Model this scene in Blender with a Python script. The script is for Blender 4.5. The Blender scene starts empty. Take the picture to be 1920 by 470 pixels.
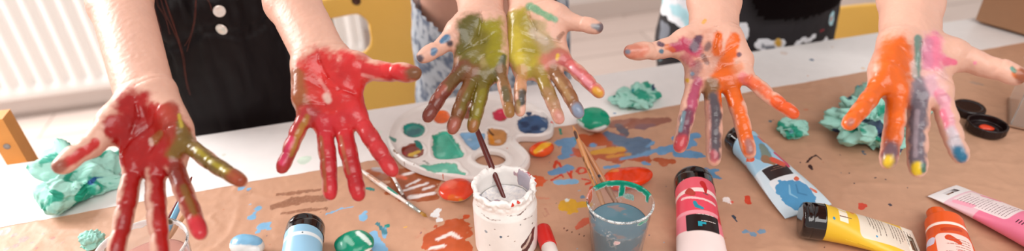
import bpy, math, random
import numpy as np
from mathutils import Vector, Matrix

# ------------------------------------------------------------------ camera, world, light, exposure
F = 1200.0                                  # focal length in pixels of a 1920 wide frame
CAMZ, TZ = 1.32, 0.74                       # camera height, table-top height
TH, RO = math.radians(32.5), math.radians(2.0)
FWD = np.array([0, math.cos(TH), -math.sin(TH)])
_r0, _u0 = np.array([1., 0, 0]), np.array([0, math.sin(TH), math.cos(TH)])
RGT = _r0 * math.cos(RO) - _u0 * math.sin(RO)
UPV = _u0 * math.cos(RO) + _r0 * math.sin(RO)
CAM = np.array([0, 0, CAMZ])

sc = bpy.context.scene
COL = sc.collection
cd = bpy.data.cameras.new('camera'); cam = bpy.data.objects.new('camera', cd); COL.objects.link(cam)
cd.sensor_width = 36; cd.lens = 36 * F / 1920; cd.clip_start = 0.02
m = Matrix(((RGT[0], UPV[0], -FWD[0], CAM[0]), (RGT[1], UPV[1], -FWD[1], CAM[1]), (RGT[2], UPV[2], -FWD[2], CAM[2]), (0, 0, 0, 1)))
cam.matrix_world = m
cd.dof.use_dof = True; cd.dof.focus_distance = 0.77; cd.dof.aperture_fstop = 2.5
sc.camera = cam
sc.view_settings.view_transform = 'Standard'; sc.view_settings.look = 'None'
sc.view_settings.gamma = 1; sc.view_settings.use_curve_mapping = False
sc.view_settings.exposure = 0.14

w = bpy.data.worlds.new('world'); sc.world = w; w.use_nodes = True
bg = w.node_tree.nodes['Background']; bg.inputs[0].default_value = (1.0, 0.97, 0.95, 1); bg.inputs[1].default_value = 0.58

def area(name, loc, target, sx, sy, power, col=(1, 1, 1)):
    l = bpy.data.lights.new(name, 'AREA'); l.shape = 'RECTANGLE'; l.size = sx; l.size_y = sy; l.energy = power; l.color = col
    o = bpy.data.objects.new(name, l); COL.objects.link(o); o.location = loc
    o.rotation_euler = (Vector(target) - Vector(loc)).to_track_quat('-Z', 'Y').to_euler()
    return o
area('window_light', (-2.9, 1.9, 2.2), (-0.2, 0.8, 0.75), 1.8, 1.5, 190, (1, 0.98, 0.96))
area('front_fill_light', (0.6, -0.8, 2.6), (0.0, 1.2, 0.7), 2.2, 1.2, 40, (1, 0.97, 0.94))  # added frontal fill above and behind the camera, not a real window

# ------------------------------------------------------------------ pixels <-> points
def ray(x, y): return FWD + RGT * (x - 960) / F - UPV * (y - 235) / F
def P(x, y, z=TZ):
    d = ray(x, y); return CAM + d * ((z - CAMZ) / d[2])
def D(x, y, t): return CAM + ray(x, y) * t
def proj(V):
    q = V - CAM; t = q @ FWD
    return 960 + F * (q @ RGT) / t, 235 - F * (q @ UPV) / t, t
def depth(p): return float((np.asarray(p) - CAM) @ FWD)

# ------------------------------------------------------------------ noise
def _h(i, j, k, s):
    n = (i * 374761393 + j * 668265263 + k * 2147483647 + s * 144269) & 0xffffffff
    n = ((n ^ (n >> 13)) * 1274126177) & 0xffffffff
    n = ((n ^ (n >> 16)) * 2246822519) & 0xffffffff
    return ((n ^ (n >> 15)) & 0xffffff) / float(0xffffff)
def vnoise(V, scale, seed=0):
    p = np.asarray(V, float) * scale + 1000.0
    i = np.floor(p).astype(np.int64); f = p - i; f = f * f * (3 - 2 * f)
    r = 0
    for a in (0, 1):
        wx = f[:, 0] if a else 1 - f[:, 0]
        for b in (0, 1):
            wy = f[:, 1] if b else 1 - f[:, 1]
            for c in (0, 1):
                wz = f[:, 2] if c else 1 - f[:, 2]
                r = r + wx * wy * wz * _h(i[:, 0] + a, i[:, 1] + b, i[:, 2] + c, seed)
    return r
def fbm(V, scale, seed=0, octs=3):
    r = 0; a = 0.5; tot = 0
    for o in range(octs):
        r = r + a * vnoise(V, scale * 2 ** o, seed + o * 17); tot += a; a *= 0.5
    return r / tot
def worley(V, pts):
    d = np.full(len(V), 9e9); d2 = d.copy()
    for q in pts:
        e = ((V - q) ** 2).sum(1); nd = np.minimum(d, e); d2 = np.minimum(np.maximum(d, e), d2); d = nd
    return np.sqrt(d), np.sqrt(d2)
def sstep(a, b, x):
    t = np.clip((x - a) / (b - a), 0, 1); return t * t * (3 - 2 * t)

def lin(c):
    c = np.asarray(c, float) / 255.0
    return np.where(c <= 0.04045, c / 12.92, ((c + 0.055) / 1.055) ** 2.4)

# ------------------------------------------------------------------ materials
MATS = {}
def mat(name, col=(200, 200, 200), rough=0.5, metal=0.0, trans=0.0, sss=0.0, bump=0.0, bscale=200, var=0.0, vscale=20, coat=0.0, emit=None, ior=1.45, sheen=0.0):
    if name in MATS: return MATS[name]
    M = bpy.data.materials.new(name); M.use_nodes = True; nt = M.node_tree; N = nt.nodes; L = nt.links
    b = N['Principled BSDF']; c = tuple(lin(col)) + (1,)
    b.inputs['Base Color'].default_value = c; b.inputs['Roughness'].default_value = rough; b.inputs['Metallic'].default_value = metal
    b.inputs['Transmission Weight'].default_value = trans; b.inputs['Coat Weight'].default_value = coat; b.inputs['IOR'].default_value = ior
    b.inputs['Sheen Weight'].default_value = sheen
    if sss: b.inputs['Subsurface Weight'].default_value = sss; b.inputs['Subsurface Radius'].default_value = (0.012, 0.004, 0.002); b.inputs['Subsurface Scale'].default_value = 0.5
    tc = N.new('ShaderNodeTexCoord')
    if var:
        n = N.new('ShaderNodeTexNoise'); n.inputs['Scale'].default_value = vscale; n.inputs['Detail'].default_value = 5
        L.new(tc.outputs['Object'], n.inputs['Vector'])
        r = N.new('ShaderNodeMapRange'); r.inputs[3].default_value = 1 - var; r.inputs[4].default_value = 1 + var; L.new(n.outputs[0], r.inputs[0])
        h = N.new('ShaderNodeHueSaturation'); h.inputs['Color'].default_value = c; L.new(r.outputs[0], h.inputs['Value']); L.new(h.outputs[0], b.inputs['Base Color'])
    if bump:
        n = N.new('ShaderNodeTexNoise'); n.inputs['Scale'].default_value = bscale; n.inputs['Detail'].default_value = 4
        L.new(tc.outputs['Object'], n.inputs['Vector'])
        q = N.new('ShaderNodeBump'); q.inputs['Strength'].default_value = bump; q.inputs['Distance'].default_value = 0.002
        L.new(n.outputs[0], q.inputs['Height']); L.new(q.outputs[0], b.inputs['Normal'])
    MATS[name] = M; return M

def paintmat(name, base=(232, 196, 178), rough=0.5, prough=0.25, sss=0.0, trans=0.0, bump=0.25, bscale=350, edge=0.12, nscale=260, basevar=0.05, pvar=0.14, stretch=(1, 1, 1), ior=1.45, use_base_attr=False):
    """base surface with paint marks on it: colour attribute 'Paint', amount attribute 'Amt'"""
    if name in MATS: return MATS[name]
    M = bpy.data.materials.new(name); M.use_nodes = True; nt = M.node_tree; N = nt.nodes; L = nt.links
    b = N['Principled BSDF']
    tc = N.new('ShaderNodeTexCoord'); mp = N.new('ShaderNodeMapping'); mp.inputs['Scale'].default_value = stretch; L.new(tc.outputs['Object'], mp.inputs[0])
    n = N.new('ShaderNodeTexNoise'); n.inputs['Scale'].default_value = nscale; n.inputs['Detail'].default_value = 5; n.inputs['Roughness'].default_value = 0.6; L.new(mp.outputs[0], n.inputs['Vector'])
    n2 = N.new('ShaderNodeTexNoise'); n2.inputs['Scale'].default_value = nscale * 0.2; n2.inputs['Detail'].default_value = 4; L.new(mp.outputs[0], n2.inputs['Vector'])
    a = N.new('ShaderNodeAttribute'); a.attribute_name = 'Amt'
    p = N.new('ShaderNodeAttribute'); p.attribute_name = 'Paint'
    s = N.new('ShaderNodeMath'); s.operation = 'MULTIPLY_ADD'; s.inputs[1].default_value = 0.55; L.new(n.outputs[0], s.inputs[0]); L.new(a.outputs['Fac'], s.inputs[2])
    f = N.new('ShaderNodeMapRange'); f.interpolation_type = 'SMOOTHSTEP'; f.inputs[1].default_value = 0.775 - edge * 1.4; f.inputs[2].default_value = 0.775 + edge * 1.4; L.new(s.outputs[0], f.inputs[0])
    # brightness variation in base and paint
    def varied(src, amt, nn):
        r = N.new('ShaderNodeMapRange'); r.inputs[1].default_value = 0.3; r.inputs[2].default_value = 0.7; r.inputs[3].default_value = 1 - amt; r.inputs[4].default_value = 1 + amt; L.new(nn.outputs[0], r.inputs[0])
        h = N.new('ShaderNodeHueSaturation'); L.new(r.outputs[0], h.inputs['Value'])
        if isinstance(src, tuple): h.inputs['Color'].default_value = src
        else: L.new(src, h.inputs['Color'])
        return h.outputs[0]
    if use_base_attr:
        ba = N.new('ShaderNodeAttribute'); ba.attribute_name = 'Base'; bc = varied(ba.outputs['Color'], basevar, n2)
    else: bc = varied(tuple(lin(base)) + (1,), basevar, n2)
    pc = varied(p.outputs['Color'], pvar, n2)
    mx = N.new('ShaderNodeMix'); mx.data_type = 'RGBA'; L.new(f.outputs[0], mx.inputs[0]); L.new(bc, mx.inputs[6]); L.new(pc, mx.inputs[7]); L.new(mx.outputs[2], b.inputs['Base Color'])
    rr = N.new('ShaderNodeMapRange'); rr.inputs[3].default_value = rough; rr.inputs[4].default_value = prough; L.new(f.outputs[0], rr.inputs[0]); L.new(rr.outputs[0], b.inputs['Roughness'])
    b.inputs['IOR'].default_value = ior
    if trans:
        tr = N.new('ShaderNodeMapRange'); tr.inputs[3].default_value = trans; tr.inputs[4].default_value = 0; L.new(f.outputs[0], tr.inputs[0]); L.new(tr.outputs[0], b.inputs['Transmission Weight'])
    if sss: b.inputs['Subsurface Weight'].default_value = sss; b.inputs['Subsurface Radius'].default_value = (0.012, 0.004, 0.002); b.inputs['Subsurface Scale'].default_value = 0.5
    if bump:
        nb = N.new('ShaderNodeTexNoise'); nb.inputs['Scale'].default_value = bscale; nb.inputs['Detail'].default_value = 4; L.new(mp.outputs[0], nb.inputs['Vector'])
        ad = N.new('ShaderNodeMath'); ad.operation = 'MULTIPLY_ADD'; ad.inputs[1].default_value = 0.3; L.new(f.outputs[0], ad.inputs[0]); L.new(nb.outputs[0], ad.inputs[2])
        q = N.new('ShaderNodeBump'); q.inputs['Strength'].default_value = bump; q.inputs['Distance'].default_value = 0.0015
        L.new(ad.outputs[0], q.inputs['Height']); L.new(q.outputs[0], b.inputs['Normal'])
    MATS[name] = M; return M

# ------------------------------------------------------------------ mesh helpers
def obj(name, V, Fc, m, parent=None, smooth=True, loc=None):
    V = np.asarray(V, float)
    if loc is not None: V = V - np.asarray(loc, float)
    me = bpy.data.meshes.new(name)
    if isinstance(Fc, np.ndarray) and Fc.ndim == 2:
        n, k = Fc.shape
        me.vertices.add(len(V)); me.vertices.foreach_set('co', V.astype(np.float32).ravel())
        me.loops.add(n * k); me.loops.foreach_set('vertex_index', Fc.astype(np.int32).ravel())
        me.polygons.add(n); me.polygons.foreach_set('loop_start', np.arange(0, n * k, k, dtype=np.int32)); me.polygons.foreach_set('loop_total', np.full(n, k, dtype=np.int32))
        me.update(calc_edges=True); me.validate()
    else:
        me.from_pydata([tuple(v) for v in V], [], [tuple(int(i) for i in f) for f in Fc]); me.update()
    if smooth: me.polygons.foreach_set('use_smooth', [True] * len(me.polygons))
    me.materials.append(m)
    o = bpy.data.objects.new(name, me); COL.objects.link(o)
    if parent is not None:
        o.parent = parent; off = Vector((0, 0, 0)); q = parent
        while q is not None: off += q.location; q = q.parent
        o.location = (Vector(loc) if loc is not None else Vector((0, 0, 0))) - off
    elif loc is not None: o.location = Vector(loc)
    return o
def tag(o, label, cat, group=None, kind=None):
    o['label'] = label; o['category'] = cat
    if group: o['group'] = group
    if kind: o['kind'] = kind
    return o
def thing(name, label, cat, loc, group=None):
    o = bpy.data.objects.new(name, None); COL.objects.link(o); o.location = Vector(loc); o.empty_display_size = 0.02
    return tag(o, label, cat, group)
def struct(o): o['kind'] = 'structure'; return o
def attr(o, name, arr):
    me = o.data
    if arr.ndim == 2:
        a = me.attributes.new(name, 'FLOAT_COLOR', 'POINT'); c = np.ones((len(arr), 4), np.float32); c[:, :3] = arr; a.data.foreach_set('color', c.ravel())
    else:
        a = me.attributes.new(name, 'FLOAT', 'POINT'); a.data.foreach_set('value', arr.astype(np.float32))

class MB:
    def __init__(s): s.v = []; s.f = []
    def add(s, V, Fc):
        b = len(s.v); s.v += [tuple(v) for v in V]; s.f += [tuple(int(i) + b for i in f) for f in Fc]; return s
    def box(s, c, size, R=None, bev=0.0):
        sx, sy, sz = [q / 2 for q in size]; bv = min(bev, sx * .9, sy * .9, sz * .9)
        if bv <= 0:
            V = np.array([(x, y, z) for x in (-sx, sx) for y in (-sy, sy) for z in (-sz, sz)])
            Fc = [(0, 1, 3, 2), (4, 6, 7, 5), (0, 4, 5, 1), (2, 3, 7, 6), (0, 2, 6, 4), (1, 5, 7, 3)]
        else:   # chamfered: convex hull of 24 points
            import bmesh
            bm = bmesh.new()
            for a in (-1, 1):
                for b_ in (-1, 1):
                    for c_ in (-1, 1):
                        bm.verts.new((a * sx, b_ * (sy - bv), c_ * (sz - bv))); bm.verts.new((a * (sx - bv), b_ * sy, c_ * (sz - bv))); bm.verts.new((a * (sx - bv), b_ * (sy - bv), c_ * sz))
            bmesh.ops.convex_hull(bm, input=bm.verts); bm.verts.index_update()
            V = np.array([v.co[:] for v in bm.verts]); Fc = [[v.index for v in f.verts] for f in bm.faces]; bm.free()
        if R is not None: V = V @ np.asarray(R).T
        return s.add(V + np.asarray(c), Fc)
    def tube(s, pts, rad, n=12, caps=True):
        pts = [np.asarray(p, float) for p in pts]
        if not hasattr(rad, '__len__'): rad = [rad] * len(pts)
        V = []; prev = None
        for i, p in enumerate(pts):
            d = pts[min(i + 1, len(pts) - 1)] - pts[max(i - 1, 0)]; d = d / (np.linalg.norm(d) + 1e-12)
            if prev is None:
                u = np.cross(d, [0, 0, 1.]); 
                if np.linalg.norm(u) < 1e-3: u = np.cross(d, [0, 1., 0])
            else: u = prev - d * (prev @ d)
            u /= np.linalg.norm(u); prev = u; v = np.cross(d, u)
            for k in range(n):
                a = 2 * math.pi * k / n; V.append(p + rad[i] * (u * math.cos(a) + v * math.sin(a)))
        Fc = [(i * n + k, i * n + (k + 1) % n, (i + 1) * n + (k + 1) % n, (i + 1) * n + k) for i in range(len(pts) - 1) for k in range(n)]
        if caps: Fc += [tuple(range(n))[::-1], tuple((len(pts) - 1) * n + k for k in range(n))]
        return s.add(V, Fc)
    def lathe(s, c, prof, n=64, R=None, closed=False):
        V = np.array([(r * math.cos(2 * math.pi * k / n), r * math.sin(2 * math.pi * k / n), z) for r, z in prof for k in range(n)])
        Fc = [(i * n + k, i * n + (k + 1) % n, (i + 1) * n + (k + 1) % n, (i + 1) * n + k) for i in range(len(prof) - 1) for k in range(n)]
        if closed: Fc += [((len(prof) - 1) * n + k, (len(prof) - 1) * n + (k + 1) % n, (k + 1) % n, k) for k in range(n)]
        else: Fc += [tuple(range(n))[::-1], tuple((len(prof) - 1) * n + k for k in range(n))]
        if R is not None: V = V @ np.asarray(R).T
        return s.add(V + np.asarray(c), Fc)
    def obj(s, name, m, parent=None, smooth=False, loc=None): return obj(name, s.v, s.f, m, parent, smooth, loc)

def grid(nu, nv, fn, wrapu=False):
    u, v = np.meshgrid(np.linspace(0, 1, nu), np.linspace(0, 1, nv), indexing='ij')
    V = fn(u.ravel(), v.ravel())
    i, j = np.meshgrid(np.arange(nu - 1), np.arange(nv - 1), indexing='ij'); a = (i * nv + j).ravel()
    return V, np.stack([a, a + nv, a + nv + 1, a + 1], 1), u.ravel(), v.ravel()

def unit(v): v = np.asarray(v, float); return v / np.linalg.norm(v)

# ------------------------------------------------------------------ distance-field modelling
class Field:
    def __init__(s, lo, hi, h):
        s.h = h; s.lo = np.asarray(lo, float); s.n = np.ceil((np.asarray(hi) - s.lo) / h).astype(int) + 1
        s.ax = [s.lo[i] + h * np.arange(s.n[i]) for i in range(3)]
        s.L = {}
    def layer(s, k):
        if k not in s.L: s.L[k] = np.full(s.n, 0.03, np.float32)
        return s.L[k]
    def sub(s, a, b):
        i0 = np.clip(np.floor((np.asarray(a) - s.lo) / s.h).astype(int), 0, s.n); i1 = np.clip(np.ceil((np.asarray(b) - s.lo) / s.h).astype(int) + 1, 0, s.n)
        sl = tuple(slice(i0[i], i1[i]) for i in range(3))
        X = s.ax[0][sl[0]][:, None, None]; Y = s.ax[1][sl[1]][None, :, None]; Z = s.ax[2][sl[2]][None, None, :]
        return sl, X, Y, Z
    def blend(s, lay, sl, d, k):
        A = s.layer(lay); a = A[sl]
        if k > 0:
            h = np.maximum(k - np.abs(a - d), 0) / k; A[sl] = np.minimum(a, d) - h * h * k * 0.25
        else: A[sl] = np.minimum(a, d)
    def cap(s, a, b, ra, rb, k=0.004, lay='m', marg=0.02):
        a = np.asarray(a, float); b = np.asarray(b, float); R = max(ra, rb) + marg
        sl, X, Y, Z = s.sub(np.minimum(a, b) - R, np.maximum(a, b) + R)
        ba = b - a; L2 = ba @ ba + 1e-12
        t = np.clip(((X - a[0]) * ba[0] + (Y - a[1]) * ba[1] + (Z - a[2]) * ba[2]) / L2, 0, 1)
        d = np.sqrt((X - a[0] - t * ba[0]) ** 2 + (Y - a[1] - t * ba[1]) ** 2 + (Z - a[2] - t * ba[2]) ** 2) - (ra + (rb - ra) * t)
        s.blend(lay, sl, d.astype(np.float32), k)
    def ell(s, c, axes, rad, k=0.004, lay='m', marg=0.02):
        c = np.asarray(c, float); rad = np.asarray(rad, float); R = rad.max() + marg
        sl, X, Y, Z = s.sub(c - R, c + R)
        q = [((X - c[0]) * A[0] + (Y - c[1]) * A[1] + (Z - c[2]) * A[2]) for A in axes]
        k0 = np.sqrt(sum((q[i] / rad[i]) ** 2 for i in range(3))); k1 = np.sqrt(sum((q[i] / rad[i] ** 2) ** 2 for i in range(3))) + 1e-9
        s.blend(lay, sl, (k0 * (k0 - 1) / k1).astype(np.float32), k)
    def groove(s, a, b, n, amp, wd, lay='m'):
        """crease along a-b, cut from the side n points to"""
        a = np.asarray(a, float); b = np.asarray(b, float); R = 0.022
        sl, X, Y, Z = s.sub(np.minimum(a, b) - R, np.maximum(a, b) + R)
        A = s.layer(lay); ba = b - a; ba = ba - n * (ba @ n); L2 = ba @ ba + 1e-12
        x, y, z = X - a[0], Y - a[1], Z - a[2]; hn = x * n[0] + y * n[1] + z * n[2]
        x, y, z = x - hn * n[0], y - hn * n[1], z - hn * n[2]
        t = np.clip((x * ba[0] + y * ba[1] + z * ba[2]) / L2, 0, 1)
        q2 = (x - t * ba[0]) ** 2 + (y - t * ba[1]) ** 2 + (z - t * ba[2]) ** 2
        A[sl] += (1.25 * amp * np.exp(-q2 / wd ** 2) * (hn > 0) * (hn < 0.02)).astype(np.float32)
    def merge(s, a, b, k):
        A, B = s.layer(a), s.layer(b)
        h = np.maximum(k - np.abs(A - B), 0) / k; s.L[a] = np.minimum(A, B) - h * h * k * 0.25
    def mesh(s, lay='m', it=1): return nets(s.L[lay], s.lo, s.h, it)

def nets(Fd, lo, h, it=1):
    ins = Fd < 0; c = np.zeros(np.array(Fd.shape) - 1, np.int8)
    sh = [(a, b, d) for a in (0, 1) for b in (0, 1) for d in (0, 1)]
    def cut(A, o): return A[o[0]:A.shape[0] - 1 + o[0], o[1]:A.shape[1] - 1 + o[1], o[2]:A.shape[2] - 1 + o[2]]
    for o in sh: c += cut(ins, o)
    I = np.nonzero((c > 0) & (c < 8)); n = len(I[0]); acc = np.zeros((n, 3)); cnt = np.zeros(n)
    val = {o: Fd[I[0] + o[0], I[1] + o[1], I[2] + o[2]] for o in sh}
    for o in sh:
        for ax in range(3):
            if o[ax]: continue
            p = list(o); p[ax] = 1; p = tuple(p); a, b = val[o], val[p]; mk = (a < 0) != (b < 0)
            t = np.where(mk, a / np.where(mk, a - b, 1), 0)
            for k in range(3): acc[:, k] += mk * (o[k] + (t if k == ax else 0))
            cnt += mk
    V = np.stack(I, 1) + acc / cnt[:, None]; V = V * h + lo
    ids = np.full(c.shape, -1, np.int64); ids[I] = np.arange(n); Q = []
    for ax in range(3):
        o1, o2 = [(1, 2), (2, 0), (0, 1)][ax]
        sl0 = [slice(1, -1)] * 3; sl1 = [slice(1, -1)] * 3; sl0[ax] = slice(0, -1); sl1[ax] = slice(1, None)
        A = ins[tuple(sl0)]; B = ins[tuple(sl1)]; E = np.nonzero(A != B)
        e = np.stack(E, 1) + 1; e[:, ax] -= 1
        def cid(d1, d2):
            q = e.copy(); q[:, o1] -= d1; q[:, o2] -= d2; return ids[q[:, 0], q[:, 1], q[:, 2]]
        q = np.stack([cid(1, 1), cid(0, 1), cid(0, 0), cid(1, 0)], 1)
        fl = ~A[E]; q[fl] = q[fl][:, ::-1]; Q.append(q)
    Q = np.concatenate(Q); Q = Q[(Q >= 0).all(1)]
    for _ in range(it):
        S = np.zeros_like(V); C = np.zeros(n)
        for k in range(4):
            a, b = Q[:, k], Q[:, (k + 1) % 4]
            for d in range(3): S[:, d] += np.bincount(a, V[b, d], n) + np.bincount(b, V[a, d], n)
            C += np.bincount(a, minlength=n) + np.bincount(b, minlength=n)
        V = V * 0.5 + 0.5 * S / np.maximum(C, 1)[:, None]
    return V, Q
def vnormals(V, Q):
    fn = np.cross(V[Q[:, 2]] - V[Q[:, 0]], V[Q[:, 3]] - V[Q[:, 1]]); N = np.zeros_like(V)
    for k in range(4):
        for d in range(3): N[:, d] += np.bincount(Q[:, k], fn[:, d], len(V))
    return N / (np.linalg.norm(N, axis=1)[:, None] + 1e-12)

# paint strokes: (colour, strength, [(x, y, r), ...]) as polylines with varying radius
def strokes(X, Y, V, st, soft=0.25, warp=0.35, ns=120, seed=3):
    n = len(X); rgb = np.zeros((n, 3)); amt = np.zeros(n); wi = np.zeros((n, 3)); ws = np.full(n, 1e-9)
    nz = fbm(V, ns, seed) - 0.5
    L = []
    for c, s, pts in st:
        d = np.full(n, 9e9)
        if len(pts) == 1: pts = pts + pts
        for (x0, y0, r0), (x1, y1, r1) in zip(pts[:-1], pts[1:]):
            dx, dy = x1 - x0, y1 - y0; t = np.clip(((X - x0) * dx + (Y - y0) * dy) / (dx * dx + dy * dy + 1e-12), 0, 1)
            r = r0 + (r1 - r0) * t
            d = np.minimum(d, np.hypot(X - x0 - t * dx, Y - y0 - t * dy) / r - 1)
        L.append((lin(c), s, d)); k = 1 / (np.maximum(d, 0) + 0.05) ** 4; wi += k[:, None] * lin(c); ws += k
    rgb = wi / ws[:, None]
    for c, s, d in L:
        a = s * (1 - sstep(-soft, soft, d + nz * warp * 2))
        rgb = rgb * (1 - a[:, None]) + c * a[:, None]; amt = amt + (1 - amt) * a
    return rgb, amt

# ------------------------------------------------------------------ room frame: U runs along the table edge and the back wall, W points away from the camera
ANG = math.radians(13.4)
U = np.array([math.cos(ANG), math.sin(ANG), 0]); W = np.array([-math.sin(ANG), math.cos(ANG), 0]); Z = np.array([0, 0, 1.])
RM = np.stack([U, W, Z], 1)                 # columns: local x, y, z of the room
E0 = P(700, 205)                            # a point of the table's far edge
def RP(u, w_, z): return np.array([E0[0], E0[1], 0]) + U * u + W * w_ + Z * z
def RPA(u, w_, z): return np.array([E0[0], E0[1], 0]) + np.outer(u, U) + np.outer(w_, W) + np.outer(z, Z)
def rloc(p): q = np.asarray(p) - [E0[0], E0[1], 0]; return q @ U, q @ W

def wood(name, c1, c2, scale=(2, 40, 40), rough=0.45, plank=None, bump=0.1):
    M = bpy.data.materials.new(name); M.use_nodes = True; N = M.node_tree.nodes; L = M.node_tree.links; b = N['Principled BSDF']
    tc = N.new('ShaderNodeTexCoord'); mp = N.new('ShaderNodeMapping'); mp.inputs['Scale'].default_value = scale; mp.inputs['Rotation'].default_value = (0, 0, -ANG)
    mp.vector_type = 'POINT'; L.new(tc.outputs['Object'], mp.inputs[0])
    m0 = N.new('ShaderNodeMapping'); m0.inputs['Rotation'].default_value = (0, 0, -ANG); L.new(tc.outputs['Object'], m0.inputs[0])
    mp.inputs['Rotation'].default_value = (0, 0, 0); L.new(m0.outputs[0], mp.inputs[0])
    n = N.new('ShaderNodeTexNoise'); n.inputs['Scale'].default_value = 1.0; n.inputs['Detail'].default_value = 6; n.inputs['Distortion'].default_value = 0.6; L.new(mp.outputs[0], n.inputs['Vector'])
    r = N.new('ShaderNodeMapRange'); r.inputs[1].default_value = 0.35; r.inputs[2].default_value = 0.65; L.new(n.outputs[0], r.inputs[0])
    mx = N.new('ShaderNodeMix'); mx.data_type = 'RGBA'; mx.inputs[6].default_value = tuple(lin(c1)) + (1,); mx.inputs[7].default_value = tuple(lin(c2)) + (1,); L.new(r.outputs[0], mx.inputs[0])
    out = mx.outputs[2]
    if plank:
        br = N.new('ShaderNodeTexBrick'); br.inputs['Scale'].default_value = 1.0; br.inputs['Brick Width'].default_value = plank[0]; br.inputs['Row Height'].default_value = plank[1]
        br.inputs['Mortar Size'].default_value = 0.003; br.inputs['Color1'].default_value = (1, 1, 1, 1); br.inputs['Color2'].default_value = (0.86, 0.84, 0.84, 1); br.inputs['Mortar'].default_value = (0.45, 0.4, 0.38, 1)
        L.new(m0.outputs[0], br.inputs['Vector']); mm = N.new('ShaderNodeMix'); mm.data_type = 'RGBA'; mm.blend_type = 'MULTIPLY'; mm.inputs[0].default_value = 1
        L.new(out, mm.inputs[6]); L.new(br.outputs[0], mm.inputs[7]); out = mm.outputs[2]
    L.new(out, b.inputs['Base Color']); b.inputs['Roughness'].default_value = rough
    q = N.new('ShaderNodeBump'); q.inputs['Strength'].default_value = bump; q.inputs['Distance'].default_value = 0.001; L.new(n.outputs[0], q.inputs['Height']); L.new(q.outputs[0], b.inputs['Normal'])
    return M
M_floor = wood('floor_laminate', (226, 208, 198), (214, 194, 184), (1.2, 14, 14), 0.4, (1.3, 0.19))
M_wall = mat('wall_paint', (226, 218, 214), 0.8, bump=0.1, bscale=90)
M_base = mat('baseboard_paint', (205, 190, 182), 0.5)
M_white = mat('white_enamel', (240, 238, 235), 0.35)

# floor, walls
WALLW = rloc(P(1080, 38, 0))[1]
mb = MB(); mb.box(RP(0.3, 0.1, -0.025), (7.4, 2 * WALLW + 3.2, 0.05), RM); struct(mb.obj('floor', M_floor))
mb = MB(); mb.box(RP(0.3, WALLW + 0.06, 1.35), (7.4, 0.12, 2.8), RM); struct(mb.obj('wall_back', M_wall))
mb = MB(); mb.box(RP(0.3, WALLW - 0.0085, 0.05), (7.4, 0.017, 0.1), RM, 0.004); struct(mb.obj('baseboard_back', M_base))

# radiator: pressed steel panel with rounded flutes
rb = P(215, 165, 0.09); ru, rw = rloc(rb); rr_ = rloc(P(688, 103, 0.09))[0]
rad = thing('radiator', 'white ribbed panel radiator low on the back wall', 'radiator', RP(rr_ - 1.2, rw + 0.05, 0))
x0, x1, z0, z1 = rr_ - 2.35, rr_, 0.09, 0.69
def radfn(u, v):
    x = x0 + (x1 - x0) * u; z = z0 + (z1 - z0) * v
    inz = sstep(z0 + 0.035, z0 + 0.07, z) * (1 - sstep(z1 - 0.07, z1 - 0.035, z)) * sstep(x0 + 0.01, x0 + 0.03, x) * (1 - sstep(x1 - 0.03, x1 - 0.01, x))
    fl = (0.5 - 0.5 * np.cos(2 * np.pi * (x - x0) / 0.0605)) ** 1.3
    rnd = 0.012 * (1 - sstep(0, 0.012, np.minimum(x1 - x, x - x0))) + 0.012 * (1 - sstep(0, 0.012, np.minimum(z1 - z, z - z0)))
    return RPA(x, rw + rnd + 0.016 * inz * fl, z)
V, Q, _, _ = grid(800, 40, radfn); fr = obj('front_panel', V, Q[:, ::-1], M_white, rad)
mb = MB(); mb.box(RP((x0 + x1) / 2, rw + 0.075, (z0 + z1) / 2), (x1 - x0 - 0.02, 0.012, z1 - z0 - 0.02), RM, 0.004); mb.obj('back_panel', M_white, rad)
for x in (x1 - 0.006, x0 + 0.006):
    mb = MB(); mb.box(RP(x, rw + 0.045, (z0 + z1) / 2), (0.012, 0.06, z1 - z0 - 0.03), RM, 0.004); mb.obj('side_panel', M_white, rad)
mb = MB(); mb.box(RP((x0 + x1) / 2, rw + 0.045, z1 - 0.008), (x1 - x0 - 0.03, 0.062, 0.012), RM, 0.003)
mb.obj('top_grille', M_white, rad)
for x in (x0 + 0.3, x1 - 0.3):
    mb = MB(); mb.box(RP(x, (rw + 0.08 + WALLW) / 2, 0.4), (0.03, WALLW - rw - 0.083, 0.3), RM); mb.obj('bracket', M_white, rad)
mb = MB()
mb.tube([RP(x1 - 0.06, rw + 0.045, 0.1), RP(x1 - 0.06, rw + 0.045, 0.0)], 0.008, 12); mb.obj('pipe', M_white, rad)

# table
M_table = paintmat('whitewashed_table', (243, 238, 236), 0.3, 0.4, bump=0.05, bscale=120, basevar=0.02, nscale=220)
tab = thing('craft_table', 'long white table under the brown paper', 'table', RP(0.2, -0.45, 0))
TU0, TU1, TW0, TW1, TT = -1.35, 2.1, -1.0, 0.0, 0.028
def tabfn(u, v):
    return RPA(TU0 + (TU1 - TU0) * u, TW0 + (TW1 - TW0) * v, np.full(len(u), TZ))
V, Q, _, _ = grid(1150, 334, tabfn); nv = len(V)
spec = []
def SP(x, y, r, z=TZ): p = P(x, y, z); t = depth(p); return (p[0], p[1], r * t / F)
for x, y, r, c in [(1522, 112, 4, (40, 80, 120)), (1180, 205, 5, (190, 200, 180)), (1205, 203, 3, (120, 130, 110)), (570, 300, 14, (215, 230, 215)), (1152, 212, 3, (90, 130, 180)), (1515, 142, 3, (225, 160, 130)), (1618, 128, 4, (230, 200, 170)), (1400, 150, 9, (236, 222, 214)), (1470, 100, 7, (236, 220, 212)), (700, 250, 16, (232, 238, 230)), (420, 290, 4, (225, 225, 215)), (82, 347, 5, (225, 222, 214)), (1290, 190, 4, (225, 215, 205)), (1560, 88, 3, (215, 190, 170)), (1655, 100, 3, (150, 170, 180))]:
    spec.append((c, 0.9, [SP(x, y, r)]))
rgb, amt = strokes(V[:, 0], V[:, 1], V, spec, 0.4, 0.5, 90)
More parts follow.
